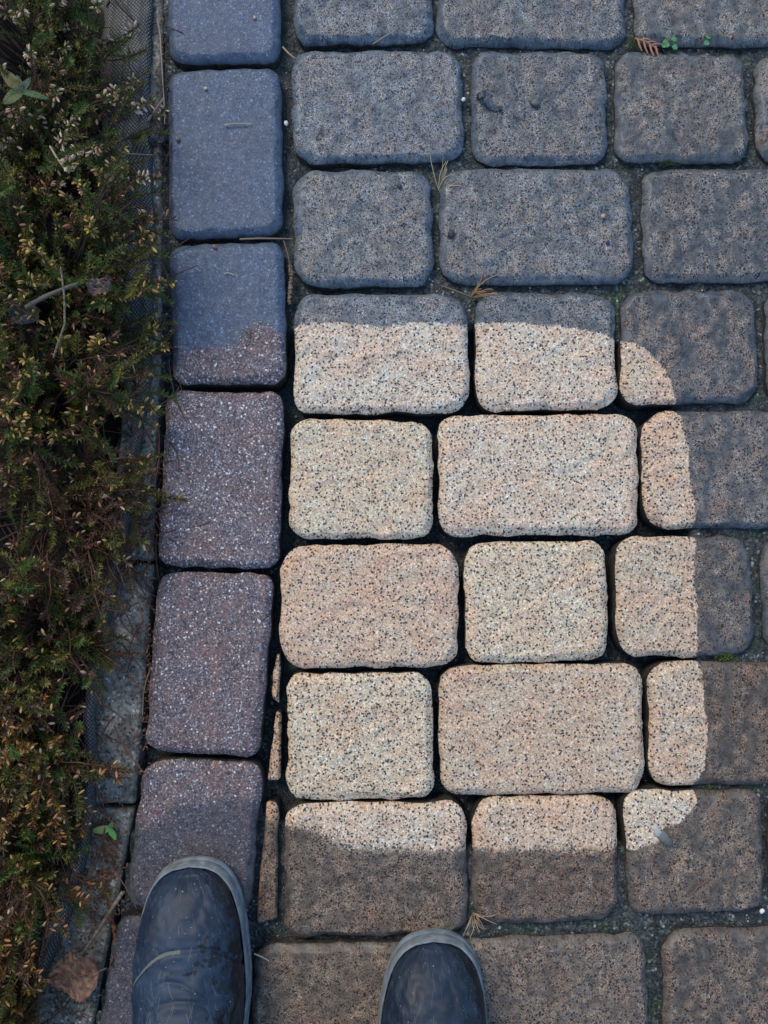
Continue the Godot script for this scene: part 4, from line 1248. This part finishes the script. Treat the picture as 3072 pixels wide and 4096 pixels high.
	stalk([Vector3(0.289, 0.0018, 0.3595), Vector3(0.2944, 0.003, 0.3519), Vector3(0.3067, 0.0018, 0.3451)], 0.0007, 0.0005, Color(0.2, 0.085, 0.045), "needle", "red brown needle on the mostly grimy stone across from the boots", "needle")
	stalk([Vector3(-0.1213, 0.002, 0.4134), Vector3(-0.1143, 0.0025, 0.4161), Vector3(-0.107, 0.002, 0.4201)], 0.0009, 0.0005, Color(0.45, 0.42, 0.36), "straw", "short pale straw lying between the two boots", "straw")
	stalk([Vector3(-0.1016, -0.006, -0.4683), Vector3(-0.0958, 0, -0.459), Vector3(-0.0892, 0.001, -0.4526)], 0.0011, 0.0007, Color(0.3, 0.23, 0.15), "straw", "bent straw at the corner of the joint near the farthest border stone", "straw")
	stalk([Vector3(-0.2242, -0.008, 0.1488), Vector3(-0.23, -0.012, 0.1626), Vector3(-0.2327, -0.013, 0.176), Vector3(-0.2332, -0.013, 0.1959)], 0.0008, 0.0005, Color(0.26, 0.22, 0.16), "straw", "thin bent straw lying on the widest bare stretch of edging", "straw")
	stalk([Vector3(-0.2676, 0.01, 0.1251), Vector3(-0.2656, -0.004, 0.1374), Vector3(-0.2571, -0.012, 0.1501)], 0.0009, 0.0006, Color(0.26, 0.11, 0.075), "dead_stem", "reddish stem drooping onto the widest bare stretch of edging", "stem")
	stalk([Vector3(-0.2325, -0.004, 0.3029), Vector3(-0.2254, -0.006, 0.284), Vector3(-0.2187, -0.01, 0.2712)], 0.001, 0.0007, Color(0.24, 0.2, 0.15), "straw", "straw leaning on the corner of the edging beside the seedling", "straw")
	# tufts of dry grass rooted in the joints
	for a in [[Vector3(0.0863, -0.008, -0.2134), "orange dry grass tuft in the joint where scrubbing began", 13, 0.032, 0.35, Color(0.42, 0.25, 0.11)], [Vector3(0.0547, -0.008, -0.3214), "pale dry grass tuft between two grimy stones of the third row", 9, 0.036, 0.9, Color(0.4, 0.32, 0.2)], [Vector3(0.0846, -0.01, 0.3809), "frayed pale root tuft in the joint beyond a boot toe", 14, 0.022, -1.2, Color(0.36, 0.27, 0.18)], [Vector3(0.375, -0.008, -0.3603), "reddish dry needles in the joint at the far edge of view", 7, 0.024, 1.2, Color(0.3, 0.15, 0.11)]]:
		var tuft := base("dry_grass_tuft", a[0])
		tag(tuft, a[1], "grass")
		for k in a[2]:
			var w: float = a[4] + rng.randfn(0.0, 0.75)
			var ll: float = a[3] * rng.randf_range(0.35, 1.0)
			var e := Vector3(cos(w) * ll, rng.randf_range(0.007, 0.016), -sin(w) * ll)
			st = begin()
			tube(st, bend(Vector3.ZERO, e, Vector3(rng.randf_range(-0.003, 0.003), 0.004, rng.randf_range(-0.003, 0.003)), 5), 0.0006, 0.0003, 4, a[5] * rng.randf_range(0.6, 1.25))
			put("blade", st.commit(), vm, tuft)
	# a scrap of conifer frond and round leaved seedlings in the far joint
	var frond := base("conifer_frond", Vector3(0.2509, -0.002, -0.475), -0.42)
	tag(frond, "reddish dry scrap of conifer frond in the far joint", "frond")
	st = begin()
	tube(st, [Vector3.ZERO, Vector3(0.012, 0.002, 0), Vector3(0.026, 0.001, 0.002)], 0.0012, 0.0006, 5, Color(0.3, 0.14, 0.09))
	put("stem", st.commit(), vm, frond)
	for k in 7:
		st = begin()
		var p0 := Vector3(0.003 + 0.0032 * k, 0.001, 0)
		var sd := 1.0 if k % 2 == 0 else -0.45
		tube(st, [p0, p0 + Vector3(0.004, 0.001, 0.006 * sd), p0 + Vector3(0.0085, 0.0, 0.0095 * sd)], 0.0012, 0.0007, 5, Color(0.36, 0.17, 0.11) * rng.randf_range(0.8, 1.2), 0.2)
		put("leaflet", st.commit(), vm, frond)
	for a in [[Vector3(0.2834, -0.004, -0.4695), "round leaved seedling beside the conifer frond", [[0, 0], [4, -5], [-5, -2], [-6, 5], [5, 4]]], [Vector3(0.322, -0.004, -0.4729), "smallest round leaved seedling in the far joint, further from the frond", [[0, -3], [2, 4]]]]:
		var sl := base("round_leaf_seedling", a[0])
		tag(sl, a[1], "seedling", "round leaved seedlings in the far joint")
		for d in a[2]:
			var o := put("leaf", leaf_mesh(0.0058, 0.0056, 0.2, 0, 0.0, Color(0.05, 0.2, 0.07), Color(0.1, 0.3, 0.12), 0.1), vm, sl)
			o.position = Vector3(d[0] * 0.0009, 0.003 + rng.randf() * 0.003, d[1] * 0.0009)
			o.rotation.y = rng.randf() * TAU
			st = begin()
			tube(st, [Vector3.ZERO, o.position * 0.6, o.position], 0.0004, 0.0003, 4, Color(0.06, 0.16, 0.05))
			put("stem", st.commit(), vm, sl)
	# scraps of dead leaf
	for a in [[Vector3(0.0912, 0.002, -0.4135), -0.55, 0.030, 0.009, Color(0.09, 0.10, 0.12), Color(0.16, 0.18, 0.21), "blue grey leaf scrap on the edge of a stone in the second row"], [Vector3(-0.2222, -0.012, -0.3765), 2.2, 0.024, 0.013, Color(0.06, 0.055, 0.06), Color(0.17, 0.16, 0.17), "crumpled grey dead leaf in the gap beside the border stones"], [Vector3(-0.2312, -0.008, -0.366), 0.9, 0.022, 0.012, Color(0.05, 0.045, 0.05), Color(0.13, 0.12, 0.135), "dark crumpled dead leaf against the end of the flat membrane"], [Vector3(-0.2606, 0.08, -0.1887), 0.7, 0.024, 0.017, Color(0.08, 0.05, 0.04), Color(0.16, 0.11, 0.09), "curled brown dead leaf caught in the green heather"], [Vector3(-0.341, 0.06, -0.1739), 0.2, 0.03, 0.02, Color(0.04, 0.036, 0.036), Color(0.08, 0.075, 0.075), "dark grey dead leaf under the thick grey twig"], [Vector3(-0.252, -0.006, 0.4168), -1.3, 0.022, 0.013, Color(0.16, 0.06, 0.03), Color(0.25, 0.11, 0.06), "small orange dead leaf tucked behind the dry brown leaf"]]:
		var o := small("leaf_scrap", leaf_mesh(a[2], a[3], 0.35, 0, 0.0, a[4], a[5], 1.4), vm, a[0], a[1], a[6], "leaf")
		o.rotation.x = rng.randf_range(-0.25, 0.25)
	# pebbles and crumbs on the stones
	for a in [[Vector3(0.2196, 0.0025, -0.2647), 0.0023, Color(0.025, 0.05, 0.12), "small round dark blue berry on the widest stone of the third row", "berry", "berry"], [Vector3(0.2156, 0.0018, -0.2914), 0.0026, Color(0.45, 0.33, 0.24), "flat tan pebble above the blue berry", "pebble", "pebble"], [Vector3(0.0153, 0.002, -0.3217), 0.0026, Color(0.05, 0.04, 0.045), "dark crumb on the squarish stone of the third row", "crumb", "crumb"], [Vector3(0.0662, 0.002, -0.2737), 0.0042, Color(0.04, 0.045, 0.05), "dark soil crumb near the joint on the wide stone of the third row", "crumb", "crumb"], [Vector3(0.1503, 0.002, -0.4064), 0.0052, Color(0.1, 0.105, 0.11), "grey lump on the middle stone of the second row", "crumb", "lump"], [Vector3(0.0793, -0.004, -0.413), 0.0024, Color(0.75, 0.75, 0.72), "white pebble in the joint beside the leaf scrap", "pebble", "pebble"], [Vector3(-0.0978, -0.006, -0.3897), 0.0026, Color(0.6, 0.62, 0.62), "white pebble in the long joint beside the second border stone", "pebble", "pebble"], [Vector3(-0.1772, 0.0018, -0.4212), 0.002, Color(0.5, 0.45, 0.36), "pale pebble high on the second border stone from the far end", "pebble", "pebble"], [Vector3(-0.1291, 0.0018, -0.4942), 0.0019, Color(0.5, 0.38, 0.24), "tan pebble on the farthest border stone", "pebble", "pebble"], [Vector3(-0.2045, 0.0015, -0.3698), 0.0026, Color(0.2, 0.14, 0.11), "brown seed at the rim of the second border stone", "seed", "seed"], [Vector3(-0.1666, 0.0015, -0.2609), 0.0024, Color(0.32, 0.12, 0.08), "red brown crumb near the far rim of the half scrubbed border stone", "crumb", "crumb"], [Vector3(0.3843, 0.001, 0.3206), 0.002, Color(0.7, 0.7, 0.66), "white chip beyond the last stone", "pebble", "pebble"], [Vector3(0.3574, -0.006, 0.3777), 0.0026, Color(0.8, 0.8, 0.76), "white shell chip in the joint nearest the edge of view", "chip", "pebble"], [Vector3(0.2888, -0.002, 0.2683), 0.002, Color(0.75, 0.74, 0.68), "white chip at the scrubbed corner above the grey dropping", "chip", "pebble"]]:
		var o := small(a[5], lump_mesh(a[1], rng.randi()), matte(a[2], 0.6), a[0], rng.randf() * TAU, a[3], a[4])
		o.rotation.x = 0.0
	# bird dropping on the half scrubbed stone
	var drop := base("dropping", Vector3(0.2631, 0.0005, 0.3063), -0.7)
	tag(drop, "grey and white bird dropping at the scrubbed edge of a stone", "dropping")
	for a in [[0.0, 0.0, 0.006, Color(0.15, 0.155, 0.15)], [-0.006, 0.0005, 0.0048, Color(0.36, 0.37, 0.35)], [0.006, 0.001, 0.0055, Color(0.10, 0.105, 0.1)], [-0.0105, -0.001, 0.0035, Color(0.5, 0.5, 0.46)]]:
		var o := put("lump", lump_mesh(a[2], rng.randi(), 0.35), matte(a[3], 0.7), drop)
		o.position = Vector3(a[0], 0.001, a[1])
	# moss
	var moss_mat := vmat(0.8, Color(0.2, 0.25, 0.1))
	for a in [[Vector3(0.3104, -0.006, 0.2693), 0.011, "brightest moss cushion, at the scrubbed corner beside the last joint"], [Vector3(0.329, -0.006, 0.1384), 0.009, "moss cushion in the joint at the grimy corner of a half scrubbed stone"], [Vector3(0.2844, -0.006, -0.3493), 0.008, "moss cushion in the joint under the last stone of the second row"], [Vector3(0.251, -0.006, -0.4722), 0.009, "moss cushion in the far joint under the conifer frond"], [Vector3(0.1539, -0.006, 0.4113), 0.008, "moss cushion in the near joint beyond a boot toe"], [Vector3(0.3025, -0.006, 0.4049), 0.008, "moss cushion in the nearest joint, away from the boots"]]:
		st = begin()
		for k in 420:
			var w := rng.randf() * TAU
			var rr: float = sqrt(rng.randf()) * a[1] * (0.8 + 0.3 * sin(w * 3.0))
			var h: float = 0.0035 * (1.0 - rr / a[1] * 0.7)
			var p := Vector3(cos(w) * rr * 1.35, rng.randf_range(-0.001, h), sin(w) * rr * 0.8)
			var dir := Vector3(rng.randf_range(-0.8, 0.8), 1.0, rng.randf_range(-0.8, 0.8)).normalized()
			var c := Color(0.05, 0.09, 0.018).lerp(Color(0.14, 0.2, 0.04), rng.randf())
			blade(st, p, dir, dir.cross(Vector3(0.7, 0.1, 0.7)).normalized(), rng.randf_range(0.0012, 0.0024), 0.0006, c, c * 1.3)
		var o := put("moss_cushion", st.commit(), moss_mat)
		o.position = a[0]
		tag(o, a[2], "moss", "moss cushions in the joints")
	# fallen heather leaves on the edging
	var mm := MultiMesh.new()
	mm.transform_format = MultiMesh.TRANSFORM_3D
	mm.use_colors = true
	st = begin()
	blade(st, Vector3(-0.003, 0, 0), Vector3.RIGHT, Vector3(0, 0, 1), 0.006, 0.0017, Color.WHITE, Color.WHITE)
	mm.mesh = st.commit()
	var spots: Array = []
	for a in [[Vector2(-0.265, 0.3252), 0.012, 0.035, 330], [Vector2(-0.2737, 0.372), 0.022, 0.03, 220], [Vector2(-0.2973, 0.2867), 0.03, 0.05, 260], [Vector2(-0.2287, 0.1523), 0.004, 0.07, 130], [Vector2(-0.2492, 0.1654), 0.02, 0.10, 90], [Vector2(-0.302, 0.4646), 0.035, 0.05, 200], [Vector2(-0.2579, 0.4688), 0.006, 0.04, 120], [Vector2(-0.2409, 0.0107), 0.012, 0.09, 120], [Vector2(-0.2258, -0.3001), 0.005, 0.15, 90], [Vector2(-0.243, -0.3706), 0.02, 0.12, 90], [Vector2(-0.3192, -0.0929), 0.06, 0.3, 500]]:
		for k in a[3]:
			spots.append(Vector2(a[0].x + rng.randfn(0, 0.6) * a[1], a[0].y + rng.randfn(0, 0.6) * a[2]))
	mm.instance_count = spots.size()
	for k in spots.size():
		var p: Vector2 = spots[k]
		var on := p.x > edging_left(p.y) - 0.008
		var y := -0.0145 + rng.randf() * 0.002 if on else -0.024 + rng.randf() * 0.012
		mm.set_instance_transform(k, Transform3D(Basis.from_euler(Vector3(rng.randf_range(-0.5, 0.5), rng.randf() * TAU, rng.randf_range(-0.4, 0.4))).scaled(Vector3.ONE * rng.randf_range(0.5, 1.2)), Vector3(p.x, y, p.y)))
		mm.set_instance_color(k, [Color(0.26, 0.11, 0.05), Color(0.18, 0.08, 0.04), Color(0.32, 0.17, 0.09), Color(0.1, 0.06, 0.04)][rng.randi() % 4] * rng.randf_range(0.6, 1.1))
	var lit := MultiMeshInstance3D.new()
	lit.name = "heather_litter"
	lit.multimesh = mm
	lit.material_override = vmat(0.8)
	add_child(lit)
	tag(lit, "fallen brown heather leaves scattered on edging and soil", "litter", "", "stuff")

func lump_mesh(r: float, sd: int, flat := 0.65) -> ArrayMesh:
	# an uneven pebble
	var st := begin()
	var n := 12
	var m := 8
	var at := func(i: int, k: int) -> Vector3:
		var a := PI * i / m
		var b := TAU * (k % n) / n
		var d := Vector3(sin(a) * cos(b), cos(a), sin(a) * sin(b))
		var w := 1.0 + 0.35 * wob.get_noise_3d(d.x * 1.6 + sd % 97, d.y * 1.6, d.z * 1.6)
		return Vector3(d.x * w, d.y * w * flat, d.z * w * 0.8) * r
	for i in m:
		for k in n:
			for e in [[i, k], [i, k + 1], [i + 1, k + 1], [i, k], [i + 1, k + 1], [i + 1, k]]:
				st.add_vertex(at.call(e[0], e[1]))
	return done(st)
